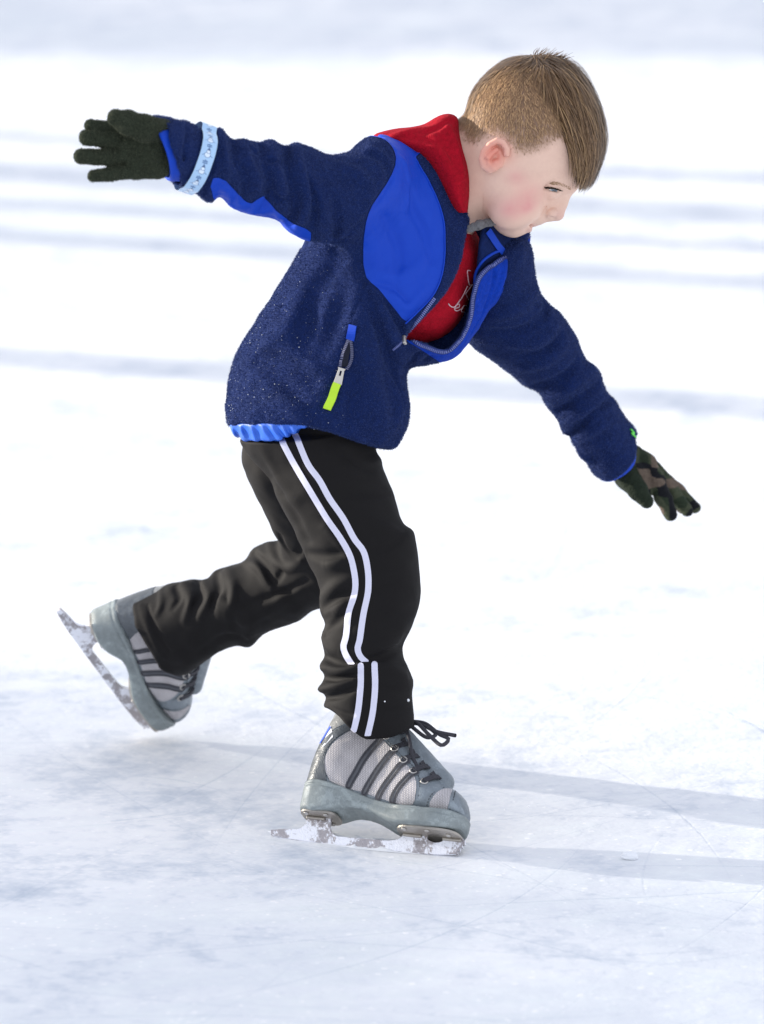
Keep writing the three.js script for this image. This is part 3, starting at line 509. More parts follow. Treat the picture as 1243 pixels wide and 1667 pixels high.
{ // pocket on the near side: blue end tab, open teeth, slider and lime pull
  const t = new THREE.Vector3(0.34, 1, 0);
  mesh('pocket_tab', bake(stripOn([[575, 529], [573, 540], [570, 553]], 6, 7.2, 1, jacketF, 2)), nylon, jacket);
  mesh('pocket_opening', bake(stripOn([[570, 552], [565, 568], [562, 582], [560, 597]], 14, 5.5, 0.3, jacketF)), new THREE.MeshStandardMaterial({ color: lin(0.006, 0.008, 0.02), roughness: 0.95 }), jacket);
  mesh('pocket_teeth', bake(mergeGeometries([teeth([[568, 552], [561, 570], [556, 585], [554, 598]], 17, 3.1, 1.4, jacketF), teeth([[571, 552], [573, 570], [572, 585], [564, 600]], 17, 3.1, 1.4, jacketF)])), new THREE.MeshStandardMaterial({ color: lin(0.11, 0.12, 0.22), roughness: 0.45 }), jacket);
  const sh = new THREE.Shape(); sh.moveTo(-6, -17); sh.lineTo(7, -17); sh.lineTo(4.5, 6); sh.lineTo(6, 9); sh.lineTo(-6, 9); sh.lineTo(-4.5, 6); const ho = new THREE.Path(); ho.moveTo(-2, -4); ho.lineTo(2, -4); ho.lineTo(2, 5); ho.lineTo(-2, 5); sh.holes.push(ho);
  const g = new THREE.ExtrudeGeometry(sh, { depth: 2.4, bevelSize: 0.6, bevelThickness: 0.6, bevelSegments: 2 }); g.rotateZ(Math.PI / 2);
  const [p, n] = onJ(554, 608, 2.5); mesh('pocket_slider', bake(orient(g, p, new THREE.Vector3(-0.3, -1, 0), n)), steel, jacket);
  mesh('pocket_pull', bake(stripOn([[549, 625], [545, 635], [541, 648], [532, 668]], 10, 6.6, 2.4, jacketF, 3)), lime, jacket);
}
// inside of the far collar with its blue binding, placket piping, small tab
mesh('placket_piping', bake(tubeG(along([[678, 262], [694, 290], [710, 323], [721, 356], [724, 386], [723, 426], [716, 459], [702, 486], [680, 509], [661, 527]], 40).map(q => onJ(q.x, q.y, 1.6)[0]), 1.5, 90, 5)), nylon, jacket);
mesh('collar_tab', bake(stripOn([[729, 310], [737, 306], [744, 298]], 5, 3.6, 1.5, jacketF, 2)), nylon, jacket);
// slap band round the near cuff with printed snowmen and snowflakes
let bandAt, bandN;
{
  const cv = document.createElement('canvas'); cv.width = 1024; cv.height = 96; const c = cv.getContext('2d');
  c.fillStyle = '#a9cbec'; c.fillRect(0, 0, 1024, 96); c.strokeStyle = '#3f6296'; c.fillStyle = '#dbe9f7'; c.lineWidth = 3;
  const flake = (x, y, r) => { for (let k = 0; k < 6; k++) { const a = k * Math.PI / 3; c.beginPath(); c.moveTo(x, y); c.lineTo(x + r * Math.cos(a), y + r * Math.sin(a)); c.stroke(); c.beginPath(); c.arc(x + r * 0.75 * Math.cos(a), y + r * 0.75 * Math.sin(a), r * 0.22, 0, 7); c.stroke(); } };
  for (let k = 0; k < 8; k++) {
    const x = 30 + k * 128; flake(x, 48, 17);
    c.beginPath(); c.arc(x + 54, 48, 19, 0, 7); c.fill(); c.stroke(); c.beginPath(); c.arc(x + 78, 46, 13, 0, 7); c.fill(); c.stroke();
    c.fillStyle = '#33507f'; c.fillRect(x + 88, 36, 7, 20); c.fillRect(x + 92, 40, 14, 12); c.fillStyle = '#dbe9f7'; c.beginPath(); c.moveTo(x + 54, 29); c.lineTo(x + 44, 12); c.moveTo(x + 54, 67); c.lineTo(x + 44, 84); c.stroke();
  }
  const tx = new THREE.CanvasTexture(cv); tx.colorSpace = THREE.SRGBColorSpace; tx.wrapS = THREE.RepeatWrapping;
  const ctr = new THREE.Vector3(...K(322, 258, 385)), ax = new THREE.Vector3(...K(450, 292, 235)).sub(new THREE.Vector3(...K(280, 250, 415))).normalize();
  // the band follows the sleeve, a ring tipped like the one in the picture
  const tipN = new THREE.Vector3(0.90, -0.30, -0.22).normalize(), e1 = (bandAt = ctr, bandN = tipN, new THREE.Vector3(0, 1, 0)).addScaledVector(tipN, -tipN.y).normalize(), e2 = tipN.clone().cross(e1), M = 120, P = [], U = [], I = [];
  const dirs = [], reach = [];
  for (let i = 0; i <= M; i++) {
    const a = i / M * Math.PI * 2, dir = e1.clone().multiplyScalar(Math.cos(a)).addScaledVector(e2, Math.sin(a)); dirs.push(dir);
    reach.push(Math.max(...[-12, -6, 0, 6, 12].map(o => { const c0 = ctr.clone().addScaledVector(tipN, o); let t = 110; for (let n = 0; n < 90; n++) { const q = c0.clone().addScaledVector(dir, t), d = jacketF(q.x, q.y, q.z); if (d < 1.2) break; t -= Math.max(0.3, (d - 1) * 0.7); } return t; })));
  }
  for (let i = 0; i <= M; i++) {
    let t = 0; for (let k = -4; k <= 4; k++) t = Math.max(t, reach[(i + k + M) % M]);
    [-12, 12].forEach((o, s) => { const q = ctr.clone().addScaledVector(tipN, o).addScaledVector(dirs[i], t + 1.6); P.push(q.x, q.y, q.z); U.push(0, s); });
    if (i) { const k = (i - 1) * 2; I.push(k, k + 2, k + 1, k + 1, k + 2, k + 3); }
  }
  for (let s = 0; s < 2; s++) for (let r = 0; r < 2; r++) { const q = P.slice(); for (let i = 0; i <= M; i++) for (let c2 = 0; c2 < 3; c2++) { const im = (i + M - 1) % M, ip = (i + 1) % M; P[(i * 2 + s) * 3 + c2] = (q[(im * 2 + s) * 3 + c2] + q[((i % M) * 2 + s) * 3 + c2] * 2 + q[(ip * 2 + s) * 3 + c2]) / 4; } }
  let arc = 0; for (let i = 0; i <= M; i++) { if (i) arc += Math.hypot(P[i * 6] - P[i * 6 - 6], P[i * 6 + 1] - P[i * 6 - 5], P[i * 6 + 2] - P[i * 6 - 4]); U[i * 4] = U[i * 4 + 2] = -arc / 24 / 10.67 * 1.15; }
  const g = new THREE.BufferGeometry(); g.setAttribute('position', new THREE.Float32BufferAttribute(P, 3)); g.setAttribute('uv', new THREE.Float32BufferAttribute(U, 2)); g.setIndex(I); g.computeVertexNormals();
  const o = mesh('wrist_band', bake(g, true), new THREE.MeshPhysicalMaterial({ map: tx, roughness: 0.35, side: THREE.DoubleSide }), person); o.userData.label = 'pale blue band with snowmen and snowflakes round the raised cuff';
}
// blue cuff lining inside the near cuff
{
  const lf = (x, y, z) => { let d = sleeveNear(x, y, z) + 7; d = smax(d, half(K(259, 245, 422), [-0.91, -0.36, 0.18])(x, y, z), 3); d = smax(d, -half(K(300, 252, 390), [-0.91, -0.36, 0.18])(x, y, z), 3); return smax(d, -(sleeveNear(x, y, z) + 12), 2); };
  mesh('cuff_lining', bake(polygonise(lf, [225, -330, 330], [330, -170, 500], 2)), nylon, jacket);
}
mesh('cuff_lining', bake(polygonise((x, y, z) => { const s = sleeveFar(x, y, z); let d = smax(s + 5, half(K(989, 748, -400), [0.62, -0.52, -0.5])(x, y, z), 3); d = smax(d, -half(K(970, 720, -380), [0.62, -0.52, -0.5])(x, y, z), 3); return smax(d, -(s + 10), 2); }, [900, -820, -480], [1080, -650, -300], 2)), nylon, jacket);
{ const P = [[1030, 698], [1036, 705], [1031, 704], [1038, 711]].map(p => hit(sleeveFarFold, p[0] - 5, p[1] + 2)).filter(Boolean); if (P.length > 2) mesh('cuff_stitching', bake(tubeG(P.map(v => v.clone().add(new THREE.Vector3(1.5, 1.5, 2))), 1.6, 20, 5)), new THREE.MeshStandardMaterial({ color: lin(0.12, 0.7, 0.08), roughness: 0.6 }), jacket); }

// ───────── red hooded shirt under the jacket ─────────
const shirt = new THREE.Group(); shirt.name = 'hooded_shirt'; person.add(shirt);
const shirtF = (x, y, z) => { let d = torsoRaw(x, y, z) + 24 + 30 * sstep(735, 800, x) + 10 * sstep(-500, -560, y); d = smax(d, -(Math.hypot(x - 768, y + 298, (z + 10) * 0.9) - 34), 6); return d + noise3(x * 0.06, y * 0.06, z * 0.06) * 1.5; };
mesh('shirt_body', bake(polygonise(shirtF, [600, -620, -140], [870, -260, 140], 3)), red, shirt);
const hoodF0 = inflate({ poly: [[606, 222], [640, 210], [668, 207], [690, 202], [713, 189], [730, 185], [744, 191], [748, 213], [754, 236], [762, 270], [764, 298], [762, 336], [758, 352], [738, 345], [715, 310], [690, 275], [640, 245]], zc: (px, py) => lerp(20, 34, sstep(660, 745, px)) * sstep(180, 300, py) + 6, R: (px, py) => lerp(78, 66, sstep(660, 750, px)), blur: 3 });
const hoodF1 = (x, y, z) => smax(hoodF0(x, y, z), -(Math.hypot((x - 790), (y + 262) * 0.85, (z + 8)) - 63), 6);
const hoodF = folds(hoodF1, [[[[690, 218], [715, 205], [735, 195]], -5, 6], [[[660, 222], [690, 226], [715, 232], [735, 250]], -6, 6], [[[640, 222], [670, 213], [700, 208]], 4, 7], [[[725, 200], [738, 225], [748, 255], [752, 290]], 4, 6], [[[712, 215], [730, 240], [742, 275]], -4, 5]], 1.8);
mesh('hood', bake(polygonise(hoodF, [590, -350, -110], [775, -175, 150], 2.5)), red, shirt);
{ // neckline of the far side and the grey knit at the throat
  const kn = folds((x, y, z) => smin(caps(K(760, 373, 44), K(780, 366, 42), 6, 7)(x, y, z), caps(K(780, 366, 42), K(806, 360, 22), 7, 7)(x, y, z), 5) + noise3(x * 0.25, y * 0.25, z * 0.25) * 1.5, []);
  mesh('knit_collar', bake(polygonise(kn, [740, -400, -20], [850, -340, 80], 2)), greyKnit, shirt);
}
{ // handwritten lettering printed on the shirt
  const S = [[[765, 441], [760, 441], [761, 452], [763, 463], [766, 464]], [[760, 466], [754, 479], [750, 486]], [[768, 463], [757, 478]], [[757, 478], [762, 488]], [[768, 468], [765, 489]], [[766, 485], [772, 481], [770, 477], [766, 484], [768, 490], [773, 490]], [[749, 487], [744, 494], [738, 500], [731, 497], [729, 494]], [[740, 502], [747, 499], [747, 495], [742, 497], [739, 503], [743, 506], [749, 503]], [[759, 498], [753, 499], [750, 505], [755, 508], [759, 506]]];
  const L = []; for (const s of S) { const P = s.map(p => hit(shirtF, p[0], p[1], 200)).filter(Boolean).map(v => v.addScaledVector(grad(shirtF, v, 2), 0.6)); if (P.length > 1) L.push(tubeG(P, 0.95, 18, 5)); }
  if (L.length) mesh('lettering', bake(mergeGeometries(L)), new THREE.MeshStandardMaterial({ color: lin(0.62, 0.42, 0.46), roughness: 0.7 }), shirt).userData.label = 'pale handwritten letters on the red shirt';
}
// inner side of the far collar: a standing flap with blue binding
{
  const fl = inflate({ poly: [[770, 470], [776, 430], [780, 385], [790, 362], [815, 358], [850, 368], [864, 372], [858, 388], [838, 408], [812, 420], [792, 433], [779, 448]], zc: (px, py) => lerp(15, -62, sstep(775, 862, px)), R: 9, blur: 1 });
  const flG = polygonise((x, y, z) => fl(x, y, z) + noise3(x * 0.08, y * 0.08, z * 0.08), [755, -485, -100], [880, -350, 60], 2);
  mesh('collar_lining', bake(flG), navy, jacket);
  const bz = (px, py) => { const h = hit(fl, px, py); return h ? h.add(new THREE.Vector3(0, 0, 1.5)) : KV(px, py, -10); };
  mesh('collar_binding', bake(tubeG([[772, 462], [774, 445], [784, 427], [800, 414], [816, 407]].map(p => bz(...p)), 2.6, 30, 6)), nylon, jacket);
  mesh('hanger_loop', bake(ribbon([[794, 376], [803, 390], [811, 402], [819, 411]].map(p => bz(...p).add(new THREE.Vector3(0, 0, 2))), [1, 1, 1, 1].map(() => new THREE.Vector3(0.4, 0.2, 1).normalize()), 6, 2)), nylon, jacket);
}

// ───────── trousers ─────────
const legAxis = [[505, 700, 10], [600, 930, 40], [598, 1195, 52]];
const legNear = inflate({
  poly: [[385, 640], [560, 620], [605, 700], [612, 735], [621, 748], [624, 762], [641, 808], [657, 853], [673, 866], [679, 894], [684, 963], [681, 989], [666, 1027], [655, 1053], [658, 1074], [674, 1107], [670, 1135], [673, 1164], [675, 1188], [680, 1240], [530, 1215], [526, 1151], [530, 1135], [518, 1122], [528, 1101], [520, 1085], [529, 1068], [522, 1037], [529, 1016], [521, 995], [520, 960], [501, 913], [488, 884], [472, 852], [453, 817], [440, 779], [399, 720]],
  axis: legAxis, R: (px, py) => lerp(98, 74, sstep(740, 1000, py)), blur: 4
});
const rearAxis = [[540, 905, -225], [225, 1030, -412]];
const legRear = inflate({
  poly: [[160, 1000], [213, 975], [254, 962], [272, 951], [300, 946], [335, 941], [350, 929], [375, 921], [400, 911], [413, 893], [435, 883], [457, 876], [458, 867], [472, 860], [520, 850], [590, 880], [600, 940], [570, 980], [520, 990], [487, 1010], [428, 1033], [406, 1053], [383, 1051], [346, 1068], [306, 1097], [287, 1100], [262, 1112], [210, 1090]],
  axis: rearAxis, R: 74, blur: 4
});
const thighRear = caps(K(485, 740, -55), K(548, 905, -215), 92, 78), pelvis = ell(K(500, 700, -10), [106, 80, 100]);
const hemNear = half(K(600, 1192, 60), [0.30, -0.94, 0.1]), hemRear = half(K(250, 1040, -400), [-0.86, 0.32, -0.3]);
const hemNearCut = (x, y, z) => { const hy = -(1150 + 48 * sstep(526, 600, x) - 14 * sstep(630, 672, x)); return hy - y; };
const rearCutP = [[214, 972], [223, 1018], [240, 1047], [263, 1087], [290, 1103]];
const rearCut = (x, y) => { const k = -y; const P = rearCutP.map(p => K(p[0], p[1], -400)); for (let i = 0; i + 1 < P.length; i++) { const a = P[i], b = P[i + 1]; if (k < -b[1] || i === P.length - 2) { const t = (k + a[1]) / (-b[1] + a[1]); return (lerp(a[0], b[0], t) - x) * 0.88; } } };
const nearBase = (x, y, z) => smin(legNear(x, y, z), pelvis(x, y, z), 20);
const nearFold = folds(nearBase, [
  [[[480, 880], [500, 900], [530, 905], [560, 900]], -6, 8], [[[500, 930], [530, 920], [560, 915]], 5, 9], [[[522, 975], [545, 955], [570, 945]], 6, 9], [[[525, 990], [548, 975], [572, 968]], -7, 7], [[[528, 1018], [545, 995], [565, 978]], 6, 8], [[[530, 1030], [550, 1010], [562, 1000]], -5, 7], [[[524, 1040], [535, 1055], [550, 1060]], 5, 8], [[[530, 1070], [548, 1078], [565, 1082], [585, 1083]], -9, 6], [[[524, 1088], [550, 1092], [580, 1086], [610, 1080]], 8, 7], [[[528, 1104], [550, 1106], [575, 1100]], -8, 5], [[[520, 1122], [545, 1116], [572, 1108]], 7, 7], [[[530, 1136], [555, 1132], [575, 1122]], -6, 5], [[[590, 1078], [620, 1070], [640, 1060], [655, 1052]], -6, 7], [[[595, 1060], [625, 1048], [650, 1040]], 6, 10], [[[600, 1092], [630, 1088], [660, 1098]], 4, 10], [[[585, 1120], [620, 1122], [660, 1130]], -2.5, 9], [[[600, 900], [625, 893], [650, 880]], -2.5, 6], [[[600, 965], [622, 960], [645, 950]], -2.5, 6], [[[610, 990], [640, 985], [672, 975]], 3, 14], [[[455, 800], [480, 840], [500, 880]], -4, 10], [[[430, 740], [455, 780], [480, 810]], 3, 12], [[[560, 740], [590, 760], [618, 765]], -3, 9], [[[570, 800], [610, 800], [638, 810]], -2.5, 10], [[[530, 860], [550, 880], [565, 905]], 3, 9], [[[600, 1150], [630, 1160], [665, 1155]], -3, 8], [[[535, 1150], [555, 1160], [575, 1165]], -3, 4], [[[532, 1160], [550, 1172], [570, 1180]], 3, 4], [[[600, 850], [630, 860], [660, 872]], 3, 12], [[[590, 930], [630, 935], [670, 925]], -2, 16]
], 1.35);
const nearLegF = (x, y, z) => { let d = nearFold(x, y, z); if (d > 30) return d; d = smax(d, hemNearCut(x, y, z), 5); d = smax(d, y + 655, 8); if (y > -745) d = smax(d, torsoRaw(x, Math.max(y, -640), z) + 20 - 140 * sstep(-706, -760, y), 5); d = smax(d, -caps(K(605, 1160, 50), K(600, 1230, 55), 46, 60)(x, y, z), 5); return d + noise3(x * 0.03, y * 0.05, z * 0.03) * 1.8; };
const rearBase = (x, y, z) => smin(legRear(x, y, z), thighRear(x, y, z), 30);
const rearFold = folds(rearBase, [
  [[[455, 872], [465, 895], [480, 905], [490, 890]], -8, 6], [[[440, 885], [450, 915], [470, 925], [490, 915]], 7, 7], [[[412, 900], [430, 920], [445, 945], [460, 930]], -8, 6], [[[400, 915], [420, 925], [440, 955]], 6, 7], [[[370, 925], [380, 960], [375, 985], [355, 975]], 7, 8], [[[350, 932], [355, 960], [345, 985]], -8, 7], [[[332, 945], [340, 975], [325, 1005]], 7, 7], [[[320, 945], [325, 970], [312, 990]], -6, 6], [[[300, 950], [310, 980], [300, 1010]], 6, 7], [[[285, 955], [290, 975], [282, 990]], -5, 6], [[[262, 960], [262, 985], [255, 1000]], 4, 6], [[[400, 985], [430, 975], [470, 960], [500, 945]], -4, 6], [[[360, 1000], [400, 1010], [440, 990], [500, 960]], 4, 14], [[[330, 1060], [370, 1035], [400, 1045]], -4, 8], [[[380, 1000], [385, 1025], [395, 1048]], -5, 9], [[[405, 1000], [412, 1030]], 5, 9], [[[240, 985], [252, 1020], [275, 1060]], -2.5, 4], [[[228, 985], [242, 1025], [265, 1070]], 2.5, 5]
], 1.35);
const rearLegF = (x, y, z) => { let d = rearFold(x, y, z); if (d > 30) return d; d = smax(d, rearCut(x, y), 5); d = smax(d, -caps(K(270, 1030, -390), K(200, 1050, -430), 40, 62)(x, y, z), 5); d = smax(d, y + 720, 8); if (y > -745) d = smax(d, torsoRaw(x, Math.max(y, -640), z) + 22 - 140 * sstep(-706, -760, y), 5); return d + noise3(x * 0.04, y * 0.04, z * 0.04) * 2; };
const trousers = new THREE.Group(); trousers.name = 'trousers'; person.add(trousers);
const nearLegG = polygonise(nearLegF, [380, -1230, -160], [710, -690, 190], 3);
mesh('trouser_leg', bake(nearLegG), black, trousers);
mesh('trouser_leg', bake(polygonise(rearLegF, [190, -1120, -520], [660, -650, 60], 3)), black, trousers);
const stripeA = [[455, 708], [460, 720], [478, 754], [510, 808], [533, 846], [555, 878], [570, 906], [578, 944], [577, 967], [568, 995], [563, 1037], [559, 1053], [563, 1066], [573, 1082]], stripeA2 = [[587, 1084], [587, 1113], [582, 1161], [575, 1191]];
const stripeB = [[478, 703], [484, 716], [502, 757], [520, 782], [536, 811], [558, 843], [577, 878], [591, 897], [598, 925], [599, 960], [591, 1002], [585, 1043], [582, 1056], [586, 1068], [595, 1078]], stripeB2 = [[609, 1082], [610, 1119], [606, 1161], [598, 1198]];
for (const s of [stripeA, stripeA2, stripeB, stripeB2]) {
  const A = s.map(p => { const h = hit(nearLegF, p[0], p[1]); const k = h || KV(p[0], p[1], 100); return [k.x, k.y]; }), C = along(A.map(a => [a[0], a[1]]), s.length * 5);
  const near2 = (x, y) => { let b = 1e9; for (let i = 0; i + 1 < C.length; i++) { const ex = C[i + 1].x - C[i].x, ey = C[i + 1].y - C[i].y, t = clamp(((x - C[i].x) * ex + (y - C[i].y) * ey) / (ex * ex + ey * ey)), q = (x - C[i].x - ex * t) ** 2 + (y - C[i].y - ey * t) ** 2; if (q < b) b = q; } return Math.sqrt(b); };
  const y0 = Math.min(...A.map(a => a[1])) , y1 = Math.max(...A.map(a => a[1]));
  mesh('stripe', bake(piece(nearLegG, (x, y, z, nx, ny, nz) => (z < 20 || y < y0 - 8 || y > y1 + 8) ? 9 : Math.max(near2(x, y) - 4.9, y0 - y), 1.0)), satin, trousers);
}

// ───────── head ─────────
const HZ = -8;
const headRound = (px, py) => { const c = Math.hypot(px - 852, py - 372), j = Math.hypot(px - 925, py - 318); let r = lerp(58, 94, sstep(10, 120, c)); r = lerp(r, Math.min(r, 74), sstep(60, 10, j)); return lerp(r, Math.min(r, 34), sstep(48, 14, Math.hypot(px - 906, py - 350))); };
const skull = inflate({
  poly: [[752, 214], [758, 187], [769, 153], [793, 121], [820, 101], [850, 93], [890, 95], [924, 106], [947, 130], [964, 165], [974, 200], [977, 230], [972, 256], [962, 278], [951, 297], [940, 307], [930, 314], [924, 322], [914, 334], [898, 352], [889, 361], [880, 366], [870, 368], [866, 370], [866, 374], [861, 377], [850, 383], [837, 387], [820, 383], [801, 369], [782, 349], [762, 330], [752, 290], [748, 250]],
  zc: () => HZ, R: headRound, blur: 3
});
const nosePoly = inflate({ poly: [[936, 309], [928, 319], [924, 334], [919, 346], [917, 354], [911, 359], [902, 360], [893, 360], [884, 352], [886, 340], [898, 326], [915, 312]], zc: () => HZ, R: (px, py) => lerp(13, 21, sstep(315, 350, py)), blur: 1 });
const earPath = [[826, 256, 8], [826, 246, 9], [819, 235, 11], [808, 231, 13], [795, 238, 17], [784, 251, 20], [779, 265, 19], [783, 278, 14], [794, 285, 9], [802, 281, 7], [806, 272, 6]];
const sideZ = (px, py) => { const h = hit(skull, px, py, 200); return h ? h.z : 60; };
const earP = earPath.map(([x, y, o]) => [802 + (x - 802) * 0.85, -(259 + (y - 259) * 0.86), o]).map(([x, y, o]) => [x, -y, o]).map(([x, y, o]) => [x, -y, sideZ(clamp(x, 785, 860), y) + o]);
const earCaps = []; for (let i = 0; i + 1 < earP.length; i++) earCaps.push(caps(earP[i], earP[i + 1], i > 6 ? 6 : 5, i >= 6 ? 6.2 : 5));
const earZ = sideZ(805, 260);
const earDisc = ell([800, -259, earZ + 6], [17, 22, 7], 0.25), concha = ell([805, -264, earZ + 15], [11, 15, 11], 0.3), scapha = ell([804, -246, earZ + 17], [11, 6, 7], 0.5), antihelix = caps([792, -262, earZ + 13], [806, -249, earZ + 11], 4, 3), tragus = caps([814, -262, earZ + 3], [811, -273, earZ + 4], 5, 5), earHole = caps([811, -268, earZ + 12], [812, -266, earZ - 18], 4.5, 3);
const eyeC = [894, -309, 0], eyeSide = sideZ(897, 309); eyeC[2] = eyeSide - 20;
const socket = ell([903, -313, eyeSide + 3], [18, 12, 11], -0.3), brow = caps([900, -296, eyeSide - 9], [928, -307, eyeSide - 32], 9, 8), lidUp = ell([894, -309, eyeC[2]], [18.6, 18.6, 18.6], 0), slit = caps([886, -308.5, eyeSide + 2], [909, -313.5, eyeSide - 8], 3.6, 3.0);
const cheek = ell(K(836, 335, 46), [42, 36, 32], 0.6), cheek2 = ell(K(858, 340, 40), [22, 18, 20], 0.5), wing = ell([896, -347, HZ + 21], [10, 9, 9], 0.3), nostril = caps([895, -354, HZ + 24], [903, -359, HZ + 12], 3.0, 3), wingCrease = caps([887, -339, HZ + 30], [883, -354, HZ + 32], 2.2, 2.4);
const mouthP = [[868, -370, HZ], [864, -368, HZ + 16], [853, -361, HZ + 34]];
const lipU = smin2(caps([870, -364, HZ], [865, -362, HZ + 16], 4, 4), caps([865, -362, HZ + 16], [856, -358, HZ + 30], 4, 2), 4), lipL = smin2(caps([861, -374, HZ], [858, -371, HZ + 15], 3.6, 3.6), caps([858, -371, HZ + 15], [852, -364, HZ + 30], 3.6, 2), 4);
function smin2(a, b, k) { return (x, y, z) => smin(a(x, y, z), b(x, y, z), k); }
const mouthCut = smin2(caps(mouthP[0], mouthP[1], 1.6, 1.8), caps(mouthP[1], mouthP[2], 1.9, 2.8), 1.5);
const neckC = caps([775, -285, HZ], [715, -375, -22], 58, 44), chestC = caps([715, -375, -22], [560, -640, -10], 42, 50), nape = caps([775, -230, HZ], [735, -300, -15], 46, 58), philtrum = caps([884, -364, HZ], [873, -366, HZ], 2.4, 2.2);
const headF = (x, y, z) => {
  let d = skull(x, y, z);
  d = smin(d, neckC(x, y, z), 14); d = smin(d, nape(x, y, z), 10); d = smin(d, chestC(x, y, z), 20);
  if (d > 40) return d;
  if (x > 785) {
    d = smin(d, cheek(x, y, z), 18); d = smin(d, cheek2(x, y, z), 16);
    if (x > 840) {
      d = smax(d, -socket(x, y, z), 12); d = smin(d, brow(x, y, z), 9);
      d = smin(d, nosePoly(x, y, z), 8); d = smin(d, wing(x, y, z), 4); d = smax(d, -wingCrease(x, y, z), 4); d = smax(d, -nostril(x, y, z), 2.5);
      d = smin(d, lidUp(x, y, z), 4); d = smax(d, -slit(x, y, z), 1.6);
      d = smin(d, lipU(x, y, z), 4); d = smin(d, lipL(x, y, z), 4); d = smax(d, -mouthCut(x, y, z), 2);
    }
  }
  if (x < 840 && y > -300 && y < -215 && z > 40) {
    let e = earDisc(x, y, z); e = smax(e, -concha(x, y, z), 4); e = smax(e, -scapha(x, y, z), 4);
    let c = 99; for (const q of earCaps) c = Math.min(c, q(x, y, z)); e = smin(e, c, 4); e = smin(e, antihelix(x, y, z), 4); e = smin(e, tragus(x, y, z), 4);
    d = smin(d, e, 3);
  }
  return d;
};
const headG = polygonise(headF, [690, -460, -110], [1000, -80, 125], 1.8);
// hairline (side view): below / in front of this there is bare skin
const hairPoly = smoothPoly([[740, 205], [748, 222], [762, 236], [778, 238], [790, 230], [806, 226], [822, 236], [831, 251], [848, 256], [870, 252], [893, 241], [915, 232], [925, 245], [935, 262], [948, 276], [962, 284], [1010, 240], [1000, 150], [930, 80], [820, 70], [740, 150]].map(p => [p[0], -p[1]]), 2);
const topPoly = smoothPoly([[779, 153], [804, 131], [832, 118], [862, 120], [878, 131], [896, 157], [906, 187], [914, 220], [920, 243], [930, 262], [950, 282], [1010, 300], [1030, 150], [900, 40], [780, 90], [750, 160], [752, 190], [763, 178]].map(p => [p[0], -p[1]]), 2);
const hairD = new Field2(690, -460, 1010, -60, 2, (x, y) => polyD(hairPoly, x, y)), topD = new Field2(690, -460, 1010, -60, 2, (x, y) => polyD(topPoly, x, y));
{ // skin tones: flushed cheeks, ears and lips, close-cropped hair over the scalp
  const p = headG.attributes.position, C = new Float32Array(p.count * 3), blob = (x, y, cx, cy, rx, ry, a = 0) => { const X = x - cx, Y = y + cy, u = (X * Math.cos(a) + Y * Math.sin(a)) / rx, v = (-X * Math.sin(a) + Y * Math.cos(a)) / ry; return Math.exp(-(u * u + v * v)); };
  for (let i = 0; i < p.count; i++) {
    const x = p.getX(i), y = p.getY(i), z = p.getZ(i), m = noise3(x * 0.08, y * 0.08, z * 0.08) * 0.5 + noise3(x * 0.25, y * 0.25, z * 0.25) * 0.3;
    let c = [0.77 + m * 0.04, 0.53 + m * 0.04, 0.42 + m * 0.03];
    const rosy = clamp(0.75 * blob(x, y, 843, 338, 30, 18, 0.5) + 0.35 * blob(x, y, 822, 345, 20, 14, -0.6) + 0.5 * blob(x, y, 858, 341, 12, 9, 0.5) + 0.6 * blob(x, y, 838, 294, 17, 12) + 0.3 * blob(x, y, 866, 316, 22, 16)) * (0.85 + 0.35 * m), ear = blob(x, y, 800, 258, 26, 30) * sstep(earZ, earZ + 8, z), nose = 0.35 * blob(x, y, 912, 350, 12, 10), lip = clamp(1.3 * Math.exp(-(Math.min(lipU(x, y, z), lipL(x, y, z)) ** 2) / 5)) * 0.35;
    c = c.map((v, k) => lerp(v, [0.68, 0.27, 0.27][k], clamp(rosy * 0.85))); c = c.map((v, k) => lerp(v, [0.74, 0.22, 0.16][k], clamp(ear * 0.8))); c = c.map((v, k) => lerp(v, [0.62, 0.34, 0.31][k], clamp(nose))); c = c.map((v, k) => lerp(v, [0.53, 0.25, 0.24][k], lip));
    const sh = sstep(9, -12, hairD.at(x, y) + hairD.out + m * 8) * (Math.hypot(x - 803, y + 260) < 33 && z > earZ - 2 ? 0 : 1), deep = sstep(0, -60, hairD.at(x, y));
    c = c.map((v, k) => lerp(v, [[0.34, 0.215, 0.145], [0.20, 0.12, 0.075]].map(q => q[k]).reduce((a, b) => lerp(a, b, deep)), sh * (0.62 + 0.3 * deep)));
    C.set(c, i * 3);
  }
  headG.setAttribute('color', new THREE.BufferAttribute(C, 3));
}
const skinBump = dataTex(256, grey((u, v) => 0.6 * tileNoise(u * 64, v * 64, 64, 2) + 0.4 * tileNoise(u * 20, v * 20, 20, 3))); skinBump.repeat.set(24, 24);
const skinMat = new THREE.MeshPhysicalMaterial({ vertexColors: true, roughness: 0.52, bumpMap: skinBump, bumpScale: 0.00018, sheen: 0.25, sheenColor: lin(0.8, 0.55, 0.45), sheenRoughness: 0.5, specularIntensity: 0.45 });
const body = mesh('body', bake(headG), skinMat, person); body.userData.label = 'fair skinned face with rosy cheeks looking down';
